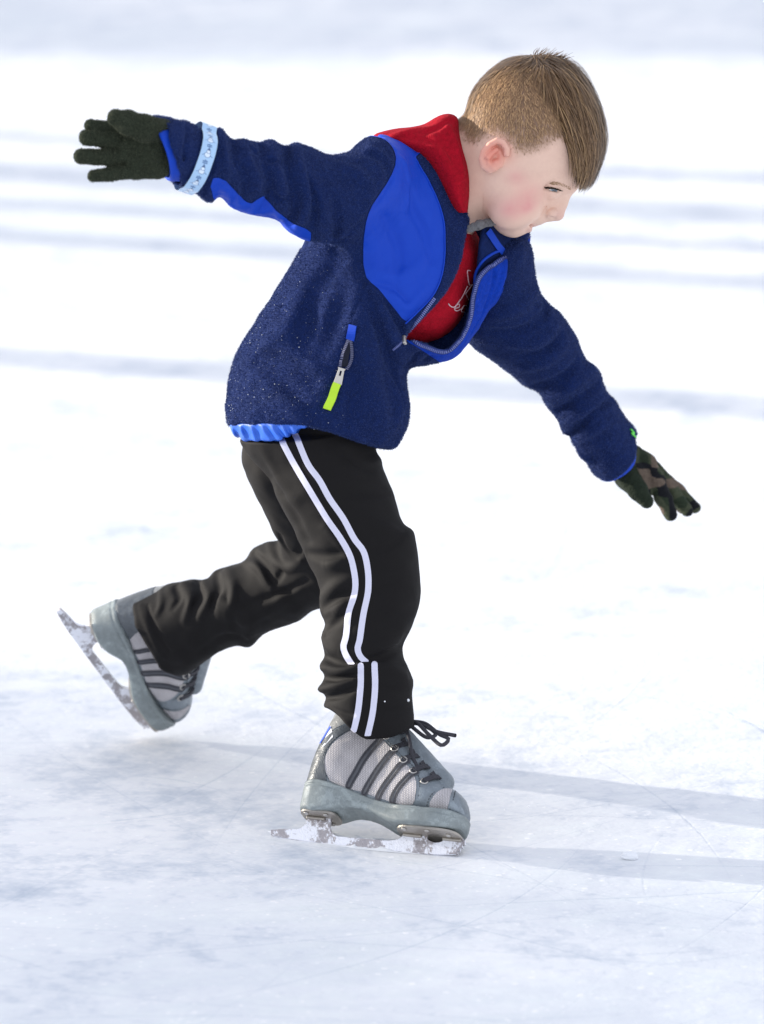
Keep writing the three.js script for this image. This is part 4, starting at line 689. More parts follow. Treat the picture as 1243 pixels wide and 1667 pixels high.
{ // eye
  const E = new THREE.Vector3(...eyeC), eye = new THREE.SphereGeometry(16.2, 32, 24); eye.translate(E.x, E.y, E.z);
  const p = eye.attributes.position, C = [], look = new THREE.Vector3(0.42, -0.34, 0.84).normalize(), v = new THREE.Vector3();
  for (let i = 0; i < p.count; i++) { v.fromBufferAttribute(p, i).sub(E).normalize(); const a = Math.acos(clamp(v.dot(look), -1, 1)); C.push(...(a < 0.15 ? [0.01, 0.01, 0.012] : a < 0.42 ? [0.12, 0.17, 0.22] : [0.62, 0.6, 0.6])); }
  eye.setAttribute('color', new THREE.Float32BufferAttribute(C, 3));
  mesh('eye', bake(eye), new THREE.MeshPhysicalMaterial({ vertexColors: true, roughness: 0.12, clearcoat: 1, clearcoatRoughness: 0.05 }), body);
}
// a tapered hair: a narrow strip bent along points
function strandInto(P, C, pts, w, col, nrm) {
  for (let i = 0; i + 1 < pts.length; i++) {
    const a = pts[i], b = pts[i + 1], t = b.clone().sub(a).normalize(), s = t.clone().cross(nrm).normalize(), wa = w * (1 - i / (pts.length - 1)) ** 0.6 + 0.12, wb = w * (1 - (i + 1) / (pts.length - 1)) ** 0.6 + 0.12;
    const A = [a.x - s.x * wa, a.y - s.y * wa, a.z - s.z * wa], B = [a.x + s.x * wa, a.y + s.y * wa, a.z + s.z * wa], D = [b.x - s.x * wb, b.y - s.y * wb, b.z - s.z * wb], E = [b.x + s.x * wb, b.y + s.y * wb, b.z + s.z * wb];
    P.push(...A, ...B, ...E, ...A, ...E, ...D); for (let k = 0; k < 6; k++) C.push(...col);
  }
}
const hairCol = (k0 = 1) => { const k = k0; const t = rnd(), u = rnd(); return u < 0.18 ? [0.30 * k, 0.19 * k, 0.095 * k] : [lerp(0.075, 0.20, t) * k, lerp(0.044, 0.118, t) * k, lerp(0.024, 0.06, t) * k]; };
const hairMat = new THREE.MeshPhysicalMaterial({ vertexColors: true, roughness: 0.42, specularIntensity: 0.6, side: THREE.DoubleSide, sheen: 0.3, sheenColor: lin(0.5, 0.33, 0.16), sheenRoughness: 0.4 });
{
  const P = [], C = [], p = headG.attributes.position, n = headG.attributes.normal, v = new THREE.Vector3(), N = new THREE.Vector3(), whorl = new THREE.Vector3(868, -92, 0);
  const cand = []; for (let i = 0; i < p.count; i++) if (hairD.at(p.getX(i), p.getY(i)) < 0 && p.getY(i) > -300 && !(Math.hypot(p.getX(i) - 803, p.getY(i) + 262) < 32)) cand.push(i);
  const pick = () => { const i = cand[Math.floor(rnd() * cand.length)]; v.fromBufferAttribute(p, i); N.fromBufferAttribute(n, i); v.x += rr(-1, 1); v.y += rr(-1, 1); v.z += rr(-1, 1); return topD.at(v.x, v.y); };
  // cropped sides
  for (let k = 0; k < 52000; k++) {
    const t = pick(); if (t < -4) continue;
    const edge = sstep(0, -30, hairD.at(v.x, v.y)); if (rnd() > 0.25 + 0.75 * edge) continue;
    const d = new THREE.Vector3(v.x > 850 ? 0.35 : -0.15, -0.85, 0); d.x += rr(-0.35, 0.35); d.y += rr(-0.3, 0.2); d.addScaledVector(N, -d.dot(N)).normalize();
    const L = lerp(3.5, 8, edge) * rr(0.7, 1.2) + 5 * sstep(22, 0, t), a = v.clone().addScaledVector(N, -0.3), b = v.clone().addScaledVector(d, L * 0.6).addScaledVector(N, 1 + L * 0.10), c = v.clone().addScaledVector(d, L).addScaledVector(N, 1 + L * 0.15);
    strandInto(P, C, [a, b, c], rr(0.14, 0.2) + 0.14 * edge, hairCol(1.8).map((q, k2) => lerp([0.38, 0.25, 0.16][k2], q * 1.25, 0.25 + 0.55 * edge)), N);
  }
  // long top: from the whorl forward to the fringe and back over the crown
  const flow = (q, nn) => {
    const d = new THREE.Vector3(); const fr = sstep(850, 905, q.x);
    d.set(q.x - whorl.x, (q.y - whorl.y), (q.z - HZ) * 0.25); if (d.length() < 12) d.add(new THREE.Vector3(8, 2, 0)); d.normalize();
    const down = new THREE.Vector3(lerp(-0.8, 0.42, fr), -0.9, 0.10 * Math.sign(q.z - HZ)); d.lerp(down, 0.55); d.addScaledVector(nn, -d.dot(nn)); return d.normalize();
  };
  const lock = (q) => noise3(q.x * 0.055 + q.y * 0.02, q.z * 0.06, 3.3);
  for (let k = 0; k < 15000; k++) {
    const t = pick(); if (t > 3) continue;
    const front = sstep(860, 915, v.x), L = lerp(26, 78, front) * rr(0.75, 1.1), S = 7, pts = [], q = v.clone(), nn = N.clone(), d = flow(q, nn);
    const lay = rr(0.3, 1) * lerp(6, 19, front) * (0.8 + 0.35 * lock(q)), jx = noise3(v.x * 0.07, v.y * 0.07, v.z * 0.07) * 0.35 + rr(-0.12, 0.12), wild = rnd() < 0.05 ? rr(2, 9) : 0;
    for (let s = 0; s <= S; s++) {
      const f = s / S, h = lay * Math.sqrt(Math.min(1, f * 2.2)) + wild * f * f;
      pts.push(q.clone().addScaledVector(nn, h)); 
      const dd = flow(q, nn); dd.applyAxisAngle(nn, jx * (1 - f * 0.4)); q.addScaledVector(dd, L / S);
      const fd = skull(q.x, q.y, q.z), g = grad(skull, q, 2); if (fd < 14) { q.addScaledVector(g, -fd); } nn.lerp(g, 0.6).normalize();
      if (q.y < -296 + 0.10 * (q.x - 960) + rr(-7, 3) || q.x > 978 + rr(-3, 8)) { if (q.y < -250) break; }
    }
    if (pts.length > 2) strandInto(P, C, pts, rr(0.45, 0.75), hairCol(1.1 + 0.25 * lock(v)), nn);
  }
  // tuft standing at the whorl
  for (let k = 0; k < 110; k++) {
    const a = new THREE.Vector3(rr(866, 912), 0, rr(-30, 40)); const h = (() => { for (let y = -60; y > -140; y -= 1) if (skull(a.x, y, a.z) < 0) return y; return -100; })(); a.y = h - 1;
    const L = rr(12, 26), d = new THREE.Vector3(rr(0.2, 1.0) + (a.x - 885) * 0.012, rr(0.2, 0.9), rr(-0.3, 0.4)).normalize(), b = a.clone().addScaledVector(d, L * 0.5), c = b.clone().addScaledVector(d, L * 0.5).add(new THREE.Vector3(rr(0, 6), rr(-5, 1), 0));
    strandInto(P, C, [a, b, c], 0.5, hairCol(1.3), new THREE.Vector3(0, 0, 1));
  }
  for (let k = 0; k < 260; k++) {   // forelock at the parting
    const a = KV(rr(872, 884), rr(112, 132), 0), h = hit(skull, a.x, -a.y, 200); if (!h) continue; const nn = grad(skull, h, 2), L = rr(22, 42), d = new THREE.Vector3(rr(0.3, 0.6), -0.85, 0).normalize();
    const pts = []; for (let s = 0; s <= 5; s++) { const f = s / 5; pts.push(h.clone().addScaledVector(d, L * f).addScaledVector(nn, 11 * Math.sin(Math.min(1, f * 1.6 + 0.2) * 1.5))); }
    strandInto(P, C, pts, 0.6, hairCol(1.5), nn);
  }
  const g = new THREE.BufferGeometry(); g.setAttribute('position', new THREE.Float32BufferAttribute(P, 3)); g.setAttribute('color', new THREE.Float32BufferAttribute(C, 3)); g.computeVertexNormals();
  const hair = mesh('hair', bake(g), hairMat, person); hair.userData.label = 'short golden brown hair with cropped sides and longer fringe';
  // under-layer that the strands lie on
  const cap = polygonise((x, y, z) => Math.max(skull(x, y, z) - lerp(3, 7, sstep(870, 940, x)), (topD.at(x, y) + topD.out + 6), -(y + 288)), [740, -310, -120], [1000, -70, 110], 3);
  { const q = cap.attributes.position, cc = []; for (let i = 0; i < q.count; i++) { const k = 0.6 + 0.25 * noise3(q.getX(i) * 0.3, q.getY(i) * 0.12, q.getZ(i) * 0.3); cc.push(0.12 * k, 0.07 * k, 0.036 * k); } cap.setAttribute('color', new THREE.Float32BufferAttribute(cc, 3)); }
  mesh('hair_underlayer', bake(cap), hairMat, hair);
  // eyebrow and lashes
  const bp = [], bc = []; for (let k = 0; k < 300; k++) { const f = rnd(), px = lerp(899, 929, f), py = lerp(298, 308, f) + 2.4 * Math.sin(f * 3) * -1 + rr(-2.6, 2.6), h = hit(headF, px, py, 200); if (!h) continue; const nn = grad(headF, h, 1.5), d = new THREE.Vector3(-0.8, 0.35 + rr(-0.3, 0.3), 0).normalize(); strandInto(bp, bc, [h, h.clone().addScaledVector(d, 3).addScaledVector(nn, 0.8), h.clone().addScaledVector(d, 6.5).addScaledVector(nn, 1)], 0.4, [0.36, 0.22, 0.13], nn); }
  const bg = new THREE.BufferGeometry(); bg.setAttribute('position', new THREE.Float32BufferAttribute(bp, 3)); bg.setAttribute('color', new THREE.Float32BufferAttribute(bc, 3)); bg.computeVertexNormals(); mesh('eyebrow', bake(bg), hairMat, body);
  const lp = [], lc = []; for (let k = 0; k < 90; k++) { const f = rnd(), px = lerp(885, 911, f), py = lerp(304.5, 309.5, f) - 1.6 * Math.sin(f * Math.PI) + rr(-0.5, 0.8), h = hit(headF, px, py, 200); if (!h) continue; const d = new THREE.Vector3(0.5 + 0.5 * f, -0.55, 0.55).normalize(); strandInto(lp, lc, [h, h.clone().addScaledVector(d, 3), h.clone().addScaledVector(d, 6.5).add(new THREE.Vector3(0.6, 0.8, 0.5))], 0.5, [0.03, 0.018, 0.012], new THREE.Vector3(0, 0, 1)); }
  const lg = new THREE.BufferGeometry(); lg.setAttribute('position', new THREE.Float32BufferAttribute(lp, 3)); lg.setAttribute('color', new THREE.Float32BufferAttribute(lc, 3)); lg.computeVertexNormals(); mesh('eyelashes', bake(lg), hairMat, body);
}

// ───────── gloves ─────────
function chain(pts, k = 3) { const c = []; for (let i = 0; i + 1 < pts.length; i++) c.push(caps(pts[i].slice(0, 3), pts[i + 1].slice(0, 3), pts[i][3], pts[i + 1][3])); return (x, y, z) => { let d = c[0](x, y, z); for (let i = 1; i < c.length; i++) d = smin(d, c[i](x, y, z), k); return d; }; }
const kp = (px, py, z, r) => { const q = K(px, py, z); return [q[0], q[1], q[2], r * (CAMZ - z) / CAMZ]; };
const gloves = [];
{ // raised hand, palm to the camera, thumb on top
  const palm = smin2(chain([kp(272, 246, 418, 31), kp(240, 244, 428, 33), kp(215, 245, 434, 27)], 6), smin2(chain([kp(255, 270, 425, 21), kp(222, 277, 433, 15)], 6), chain([kp(262, 218, 424, 25), kp(232, 218, 440, 19)], 6), 9), 10);
  const thumb = chain([kp(264, 214, 440, 20), kp(234, 209, 468, 21), kp(206, 199, 480, 19), kp(188, 192, 482, 13.5)], 6), hollow = ell(K(222, 252, 470), [30, 20, 20]);
  const idx = chain([kp(222, 219, 430, 13), kp(185, 210, 434, 11.5), kp(148, 204.5, 446, 11)], 4), mid = chain([kp(222, 233, 430, 14), kp(182, 228, 440, 14), kp(142, 224, 452, 13)], 4), ring = chain([kp(218, 254, 432, 14), kp(175, 256, 444, 13.2), kp(132, 254.5, 452, 12.4)], 4), lit = chain([kp(222, 277, 434, 13), kp(185, 282, 444, 11.5), kp(151, 286.5, 450, 9.5)], 4);
  const f = (x, y, z) => { let d = palm(x, y, z); d = smax(d, -hollow(x, y, z), 12); d = smin(d, idx(x, y, z), 5); d = smin(d, mid(x, y, z), 3.5); d = smin(d, ring(x, y, z), 3.5); d = smin(d, lit(x, y, z), 4); d = smin(d, thumb(x, y, z), 2); return d + noise3(x * 0.09, y * 0.09, z * 0.09) * 1.2 + noise3(x * 0.35, y * 0.35, z * 0.35) * 0.5; };
  const g = polygonise(f, [95, -350, 370], [320, -165, 515], 1.8); gloves.push([g, f]);
  mesh('glove', bake(g), green, person).userData.label = 'dark green fleece glove, palm showing';
}
{ // lowered hand, back of the hand in camouflage print
  const f = (() => {
    const palm = chain([kp(1008, 752, -405, 27), kp(1028, 775, -410, 26), kp(1042, 796, -408, 20)], 6), back = chain([kp(1030, 744, -420, 20), kp(1048, 757, -425, 19)], 6), thumb = chain([kp(1022, 778, -392, 18), kp(1038, 798, -384, 16), kp(1052, 816, -380, 12)], 5);
    const a = chain([kp(1050, 752, -418, 17), kp(1067, 783, -412, 15), kp(1080, 812, -408, 14), kp(1091, 838, -406, 10.5)], 4), b = chain([kp(1062, 765, -440, 16), kp(1092, 800, -438, 14), kp(1119, 832, -436, 9.5)], 4), c = chain([kp(1072, 775, -460, 15), kp(1105, 803, -458, 13), kp(1131, 827, -458, 9)], 4), e = chain([kp(1060, 775, -476, 13), kp(1090, 806, -480, 11), kp(1110, 828, -480, 8)], 4);
    return (x, y, z) => { let d = smin(palm(x, y, z), back(x, y, z), 12); d = smin(d, a(x, y, z), 5); d = smin(d, b(x, y, z), 4); d = smin(d, c(x, y, z), 4); d = smin(d, e(x, y, z), 4); d = smin(d, thumb(x, y, z), 2.5); return d + noise3(x * 0.09, y * 0.09, z * 0.09) * 1.1 + noise3(x * 0.35, y * 0.35, z * 0.35) * 0.4; };
  })();
  const g = polygonise(f, [955, -870, -510], [1165, -700, -350], 1.8), p = g.attributes.position, C = []; gloves.push([g, f]);
  for (let i = 0; i < p.count; i++) {
    const x = p.getX(i), y = p.getY(i), z = p.getZ(i), s = (x - 1018) * 0.86 + (y + 745) * 0.5;     // across the hand: thumb side is plain, the back is printed
    let c = [0.024, 0.034, 0.022]; const print = s > 8 + noise3(x * 0.05, y * 0.05, 1) * 2 && z < -392 + (s > 24 ? 40 : 0);
    if (print) { const t = noise3(x * 0.045 + 3, y * 0.06, z * 0.03), u = noise3(x * 0.06, y * 0.05 + 9, z * 0.03 + 4); c = t > 0.22 ? [0.15, 0.115, 0.09] : u > 0.25 ? [0.012, 0.013, 0.016] : t < -0.3 ? [0.03, 0.042, 0.026] : [0.062, 0.073, 0.045]; }
    C.push(...c);
  }
  g.setAttribute('color', new THREE.Float32BufferAttribute(C, 3));
  const m = green.clone(); m.color.setRGB(1, 1, 1); m.vertexColors = true;
  mesh('glove', bake(g), m, person).userData.label = 'green fleece glove with camouflage print on the back';
}

// ───────── ice skates: modelled in their own axes (x to the toe, y up, z to the side), 1400 units to the metre ─────────
const meshBump = dataTex(256, grey((u, v) => { const a = (u * 32) % 1, b = (v * 32 + (Math.floor(u * 32) % 2) * 0.5) % 1; return clamp(1.3 - 2.2 * Math.hypot(a - 0.5, b - 0.5)); }));
meshBump.repeat.set(17, 17);
const meshTone = dataTex(256, (u, v) => { const a = (u * 32) % 1, b = (v * 32 + (Math.floor(u * 32) % 2) * 0.5) % 1, h = clamp(1.25 - 1.9 * Math.hypot(a - 0.5, b - 0.5)), n = tileNoise(u * 5, v * 5, 5, 3); const g = lerp(0.62, 0.98, h) * (0.92 + 0.1 * n); return [g, g * 0.985, g * 0.985]; }, true); meshTone.repeat.set(17, 17);
const scuffTone = dataTex(512, (u, v) => { const n = 0.5 * tileNoise(u * 9, v * 9, 9, 3) + 0.3 * tileNoise(u * 33, v * 33, 33, 4) + 0.2 * tileNoise(u * 120, v * 120, 120, 5), s = 0.06 * sstep(0.6, 0.72, n); const g = 0.80 + 0.22 * (n - 0.5) + s; return [g, g, g]; }, true); scuffTone.repeat.set(7, 7);
const leatherBump = dataTex(256, grey((u, v) => 0.5 * tileNoise(u * 60, v * 60, 60, 6) + 0.5 * tileNoise(u * 14, v * 14, 14, 7))); leatherBump.repeat.set(16, 16);
const SK = {
  sole: new THREE.MeshPhysicalMaterial({ color: lin(0.38, 0.435, 0.44), map: scuffTone, roughness: 0.5, bumpMap: leatherBump, bumpScale: 0.0003 }),
  upper: new THREE.MeshPhysicalMaterial({ color: lin(0.33, 0.385, 0.43), map: scuffTone, roughness: 0.45, bumpMap: leatherBump, bumpScale: 0.0005 }),
  heel: new THREE.MeshPhysicalMaterial({ color: lin(0.13, 0.15, 0.17), map: scuffTone, roughness: 0.4, clearcoat: 0.15, clearcoatRoughness: 0.4, bumpMap: leatherBump, bumpScale: 0.0004 }),
  collar: new THREE.MeshPhysicalMaterial({ color: lin(0.33, 0.34, 0.34), map: scuffTone, roughness: 0.34, clearcoat: 0.2, clearcoatRoughness: 0.35, bumpMap: leatherBump, bumpScale: 0.0004 }),
  mesh: new THREE.MeshStandardMaterial({ color: lin(0.85, 0.84, 0.86), map: meshTone, roughness: 0.8, bumpMap: meshBump, bumpScale: 0.0006 }),
  stripe: new THREE.MeshStandardMaterial({ color: lin(0.085, 0.09, 0.105), roughness: 0.5, bumpMap: leatherBump, bumpScale: 0.0004 }),
  lace: new THREE.MeshStandardMaterial({ color: lin(0.045, 0.045, 0.055), roughness: 0.85, bumpMap: fleeceBump, bumpScale: 0.0005 }),
  thread: new THREE.MeshStandardMaterial({ color: lin(0.05, 0.06, 0.07), roughness: 0.8 }),
  plate: new THREE.MeshStandardMaterial({ color: lin(0.42, 0.39, 0.35), metalness: 0.9, roughness: 0.42, bumpMap: leatherBump, bumpScale: 0.0003 }),
  patch: new THREE.MeshStandardMaterial({ color: lin(0.75, 0.78, 0.85), roughness: 0.4 }), patchBlue: new THREE.MeshStandardMaterial({ color: lin(0.03, 0.1, 0.6), roughness: 0.4 }),
  blade: null
};
{ // steel with frost and shaved snow sticking to it
  const N = 512, t = dataTex(N, (u, v) => { const n = 0.5 * tileNoise(u * 10, v * 10, 10, 5) + 0.3 * tileNoise(u * 40, v * 40, 40, 6) + 0.2 * tileNoise(u * 110, v * 110, 110, 7), s = sstep(0.34, 0.56, n); return [lerp(0.66, 0.93, s), lerp(0.64, 0.94, s), lerp(0.65, 0.97, s)]; }, true), r = dataTex(N, (u, v) => { const n = 0.5 * tileNoise(u * 10, v * 10, 10, 5) + 0.3 * tileNoise(u * 40, v * 40, 40, 6) + 0.2 * tileNoise(u * 110, v * 110, 110, 7), s = sstep(0.34, 0.56, n); return [0, lerp(0.35, 0.9, s), lerp(0.85, 0.0, s)]; });
  t.repeat.set(9, 9); r.repeat.set(9, 9); SK.blade = new THREE.MeshStandardMaterial({ map: t, roughnessMap: r, metalnessMap: r, metalness: 1, roughness: 1, bumpMap: fleeceBump, bumpScale: 0.0006 });
}
function skateGeometry() {
  const G = {}, localPoly = P => new Field2(-60, -10, 330, 310, 2, (x, y) => polyD(P, x, y));
  const plan = x => { const t = clamp(x / 288); const w = 33 + 6 * sstep(0, 0.18, t) - 9 * Math.exp(-(((t - 0.4) / 0.16) ** 2)) + 9 * sstep(0.5, 0.75, t); const he = clamp((x + 1) / 26), to = clamp((290 - x) / 62); return w * Math.sqrt(1 - (1 - he) ** 2) * Math.sqrt(1 - (1 - to) ** 2.2); };
  const soleP = localPoly(smoothPoly([[0, 97], [60, 93], [110, 80], [160, 69], [225, 64], [287, 66], [291, 55], [284, 42], [262, 36], [215, 34], [178, 35], [160, 40], [130, 52], [95, 57], [76, 52], [60, 47], [4, 47], [-1, 70]], 2));
  const soleF = (x, y, z) => { let d = smax(soleP.at(x, y) + soleP.out, (Math.abs(z) - plan(clamp(x, -1, 290)) - 2.5 * sstep(66, 90, y)) * 0.8, 7); const ridge = y - (lerp(87, 58, sstep(20, 190, x))); d += 1.6 * Math.exp(-ridge * ridge / 5) + 1.3 * Math.exp(-((ridge - 10) ** 2) / 4) * sstep(140, 60, x); const dent = ell([118, 66, Math.sign(z) * 38], [52, 11, 8], -0.12)(x, y, z); return smax(d, -dent, 4); };
  G.sole = polygonise(soleF, [-16, 24, -60], [306, 110, 60], 2.2);
  const upP = localPoly(smoothPoly([[4, 84], [3, 120], [8, 160], [18, 200], [28, 240], [36, 272], [118, 280], [126, 240], [134, 214], [150, 196], [178, 168], [205, 142], [232, 122], [256, 112], [275, 98], [285, 80], [286, 62], [150, 60], [60, 80]], 2)).blur(3, 20);
  const upF = (x, y, z) => { const r = lerp(47, 42, sstep(200, 280, x)), s = upP.at(x, y) + upP.out, e = Math.max(s + r, 0); let d = Math.sqrt(e * e + z * z) - r; d = smax(d, (Math.abs(z) - plan(clamp(x, -1, 289)) - 1 + 2.5 - 8 * sstep(100, 160, y)) * 0.8, 8); d = smax(d, y - 226, 4); d = smax(d, -caps([76, 210, 0], [80, 270, 0], 28, 34)(x, y, z), 4); return d; };
  const tongue = caps([140, 196, 0], [232, 126, 0], 20, 16);
  G.upper = polygonise((x, y, z) => smin(upF(x, y, z), tongue(x, y, z), 6) + noise3(x * 0.07, y * 0.07, z * 0.07) * 0.8, [-16, 50, -66], [306, 290, 66], 2);
  const cut = (pts, lift, extra) => { const P = smoothPoly(pts, 2), F = new Field2(-30, 40, 320, 300, 1.5, (x, y) => polyD(P, x, y)); return piece(G.upper, (x, y, z) => Math.max(F.at(x, y) + F.out, extra ? extra(x, y, z) : -1e3), lift); };
  G.heel_counter = cut([[-20, 70], [44, 70], [44, 100], [34, 132], [40, 156], [60, 178], [84, 192], [76, 198], [40, 180], [20, 162], [-20, 160]], 1.4);
  G.ankle_collar = cut([[-20, 164], [20, 166], [40, 184], [76, 202], [104, 214], [104, 300], [-20, 300]], 0.9);
  G.mesh_panel = cut([[50, 96], [36, 126], [38, 146], [52, 168], [72, 186], [92, 193], [112, 184], [160, 146], [186, 126], [200, 106], [204, 84], [200, 70], [160, 72], [110, 84]], 0.8);
  G.toe_mesh = cut([[228, 68], [234, 84], [246, 104], [254, 108], [258, 96], [258, 68]], 0.8);
  G.stripe = []; for (const [a, b] of [[[84, 92], [124, 180]], [[112, 84], [150, 158]], [[138, 78], [174, 140]], [[164, 74], [194, 122]]]) {
    const q = [(a[0] + b[0]) / 2 - 9, (a[1] + b[1]) / 2 + 3], c = new THREE.QuadraticBezierCurve3(new THREE.Vector3(a[0], a[1], 0), new THREE.Vector3(q[0], q[1], 0), new THREE.Vector3(b[0], b[1], 0)).getPoints(12);
    const nr = (x, y) => { let m = 1e9; for (let i = 0; i < 12; i++) { const ex = c[i + 1].x - c[i].x, ey = c[i + 1].y - c[i].y, t = clamp(((x - c[i].x) * ex + (y - c[i].y) * ey) / (ex * ex + ey * ey)); m = Math.min(m, Math.hypot(x - c[i].x - ex * t, y - c[i].y - ey * t)); } return m; };
    const two = []; for (const o of [-3.4, 3.4]) two.push(piece(G.upper, (x, y, z) => Math.abs(z) < 8 ? 9 : Math.abs(nr(x, y) ) - 6.2, 1.6 + (o > 0 ? 0 : 0))); G.stripe.push(two[0]); G.ridge = G.ridge || []; G.ridge.push(piece(G.upper, (x, y, z) => Math.abs(z) < 8 ? 9 : Math.abs(Math.abs(nr(x, y)) - 3.4) - 1.1, 2.5));
  }
  const side = (x, y, s, up = 0) => { let z = 70; for (let n = 0; n < 200; n++) { const d = upF(x, y, z * s); if (d < 0.2) break; z -= Math.max(0.2, d * 0.7); } const v = new THREE.Vector3(x, y, z * s); return v.addScaledVector(grad(upF, v, 2), up); };
  const seam = (pts, s) => { const c = new THREE.CatmullRomCurve3(pts.map(p => side(p[0], p[1], s, 1.2))); const L = c.getLength(), n = Math.floor(L / 5), out = []; for (let i = 0; i < n; i++) { const a = c.getPointAt(i / n), b = c.getPointAt((i + 0.6) / n); out.push(new THREE.TubeGeometry(new THREE.LineCurve3(a, b), 1, 0.7, 4)); } return mergeGeometries(out); };
  const st = []; for (const s of [-1, 1]) for (const l of [[[92, 198], [118, 184], [162, 150], [190, 130], [206, 106], [209, 80]], [[48, 98], [32, 128], [36, 150], [54, 174], [88, 196]], [[224, 70], [230, 86], [244, 108]], [[262, 70], [264, 92], [258, 108]]]) st.push(seam(l, s));
  G.stitching = mergeGeometries(st);
  const ey = [[136, 190], [156, 170], [176, 151], [197, 134], [219, 118]].map(p => [p[0] - 7, p[1] - 9]); G.eyelet = []; G.hole = []; G.lace = []; const lift = 2.2;
  for (const s of [-1, 1]) for (const [x, y] of ey) { const p = side(x, y, s, 0.8), n = grad(upF, p, 2); G.eyelet.push(orient(new THREE.TorusGeometry(5.2, 1.6, 8, 20), p, new THREE.Vector3(1, 0, 0), n)); G.hole.push(orient(new THREE.CircleGeometry(4.4, 16), p.clone().addScaledVector(n, 0.5), new THREE.Vector3(1, 0, 0), n)); }
  const flat = (P, w, th) => { const c = new THREE.CatmullRomCurve3(P), pts = c.getPoints(28), nr = pts.map((q, i) => { const t = c.getTangent(i / 28); const o = new THREE.Vector3(0.6, 0.8, 0).addScaledVector(t, -t.dot(new THREE.Vector3(0.6, 0.8, 0))); return o.normalize(); }); return ribbon(pts, nr, w, th); };
  ey.forEach(([x, y], i) => { const a = side(x, y, -1, 1.2), b = side(x, y, 1, 1.2), top = new THREE.Vector3(x + 13, y + 17, 0); G.lace.push(flat([a, a.clone().lerp(top, 0.5).add(new THREE.Vector3(5, 6, -5)), top.clone().add(new THREE.Vector3(3, 4, 0)), b.clone().lerp(top, 0.5).add(new THREE.Vector3(5, 6, 5)), b], 4.6, 2.4)); if (i < 4) { const q = side(ey[i + 1][0], ey[i + 1][1], 1, 1.2); G.lace.push(flat([a.clone().lerp(top, 0.8), top.clone().add(new THREE.Vector3(10, -1, 4)), q.clone().lerp(top, 0.35).add(new THREE.Vector3(8, 4, 2))], 3.6, 2.2)); } });
  // bow: two loops and two ends falling forward over the toe
  const B = new THREE.Vector3(150, 212, 14), V = (a, b, c) => new THREE.Vector3(B.x + a, B.y + b, B.z + c);
  G.bow = [[[-14, -6, 10], [-4, 4, 10], [6, 8, 6], [4, -12, 8], [-6, -18, 12]], [[4, 8, 4], [24, 0, 16], [52, -22, 24], [78, -38, 26], [86, -26, 24], [66, -16, 18], [34, 4, 8], [6, 8, 2]], [[4, 6, 0], [26, 2, 8], [60, -12, 18], [96, -18, 24]], [[-4, 0, 12], [14, -24, 18], [30, -60, 18], [48, -84, 18]], [[-30, -4, 26], [-16, 4, 20], [0, 6, 8]], [[0, 8, -4], [16, 16, -22], [40, 4, -34], [30, -6, -26], [4, 4, -8]]].map(l => tubeG(l.map(p => V(...p)), 3.3, 40, 7));
  G.patch = [1].map(s => { const sh = [[26, 150], [40, 168], [30, 190], [16, 160]].map(p => side(p[0] + 2, p[1], s, 2.2)); const g = new THREE.BufferGeometry().setFromPoints([sh[0], sh[1], sh[2], sh[0], sh[2], sh[3]]); g.computeVertexNormals(); return g; })[0];
  G.patchBlue = (() => { const sh = [[15, 160], [19, 158], [31, 186], [28, 190]].map(p => side(p[0] + 2, p[1], 1, 2.8)); const g = new THREE.BufferGeometry().setFromPoints([sh[0], sh[1], sh[2], sh[0], sh[2], sh[3]]); g.computeVertexNormals(); return g; })();
  // plates under heel and forefoot, rivets
  const plate = (x0, x1, y, w) => { const s = new THREE.Shape(), m = (x0 + x1) / 2, L = (x1 - x0) / 2; for (let i = 0; i <= 40; i++) { const a = i / 40 * Math.PI * 2, c = Math.cos(a), q = Math.sin(a); s[i ? 'lineTo' : 'moveTo'](m + L * Math.sign(c) * Math.abs(c) ** 0.6, w * Math.sign(q) * Math.abs(q) ** 0.6); } const g = new THREE.ExtrudeGeometry(s, { depth: 3, bevelSize: 0.8, bevelThickness: 0.8, bevelSegments: 1 }); g.rotateX(Math.PI / 2); g.translate(0, y, 0); return g; };
  G.plate = [plate(6, 70, 46, 27), plate(176, 284, 33.5, 36)];
  const rv = []; for (const [x, y, z] of [[18, 41, 19], [52, 41, 20], [18, 41, -19], [52, 41, -20], [192, 29, 26], [232, 29, 29], [266, 29, 18], [192, 29, -26], [232, 29, -29], [266, 29, -18]]) { const g = new THREE.SphereGeometry(4.6, 12, 8); g.scale(1, 0.5, 1); g.translate(x, y, z); rv.push(g); } G.rivet = rv;
  G.bracket = [[30, 42], [200, 30], [268, 30]].map(([x, y]) => { const g = new RoundedBoxGeometry(32, 5, 14, 2, 2); g.translate(x, y - 2, 0); return g; });
  // blade: thin steel runner with two stanchions and toe picks
  const s = new THREE.Shape(); s.moveTo(-42, 12); s.lineTo(-40, 5); s.quadraticCurveTo(-20, 1, 20, 0); s.lineTo(210, 0); s.quadraticCurveTo(262, 1, 278, 6);
  for (let k = 0; k < 4; k++) { s.lineTo(283 + k * 2.4, 5 + k * 6); s.lineTo(280 + k * 3, 11 + k * 6); }
  s.lineTo(286, 32); s.lineTo(252, 32); s.quadraticCurveTo(258, 22, 240, 20); s.quadraticCurveTo(222, 22, 224, 32); s.lineTo(184, 32); s.quadraticCurveTo(186, 18, 160, 15); s.lineTo(76, 13); s.quadraticCurveTo(54, 16, 56, 45); s.lineTo(16, 45); s.quadraticCurveTo(18, 22, 0, 18); s.quadraticCurveTo(-24, 16, -42, 12);
  G.blade = new THREE.ExtrudeGeometry(s, { depth: 4.4, bevelEnabled: true, bevelSize: 0.5, bevelThickness: 0.5, bevelSegments: 1, curveSegments: 16 }); G.blade.translate(0, 0, -2.2);
  return G;
}
const SG = skateGeometry();
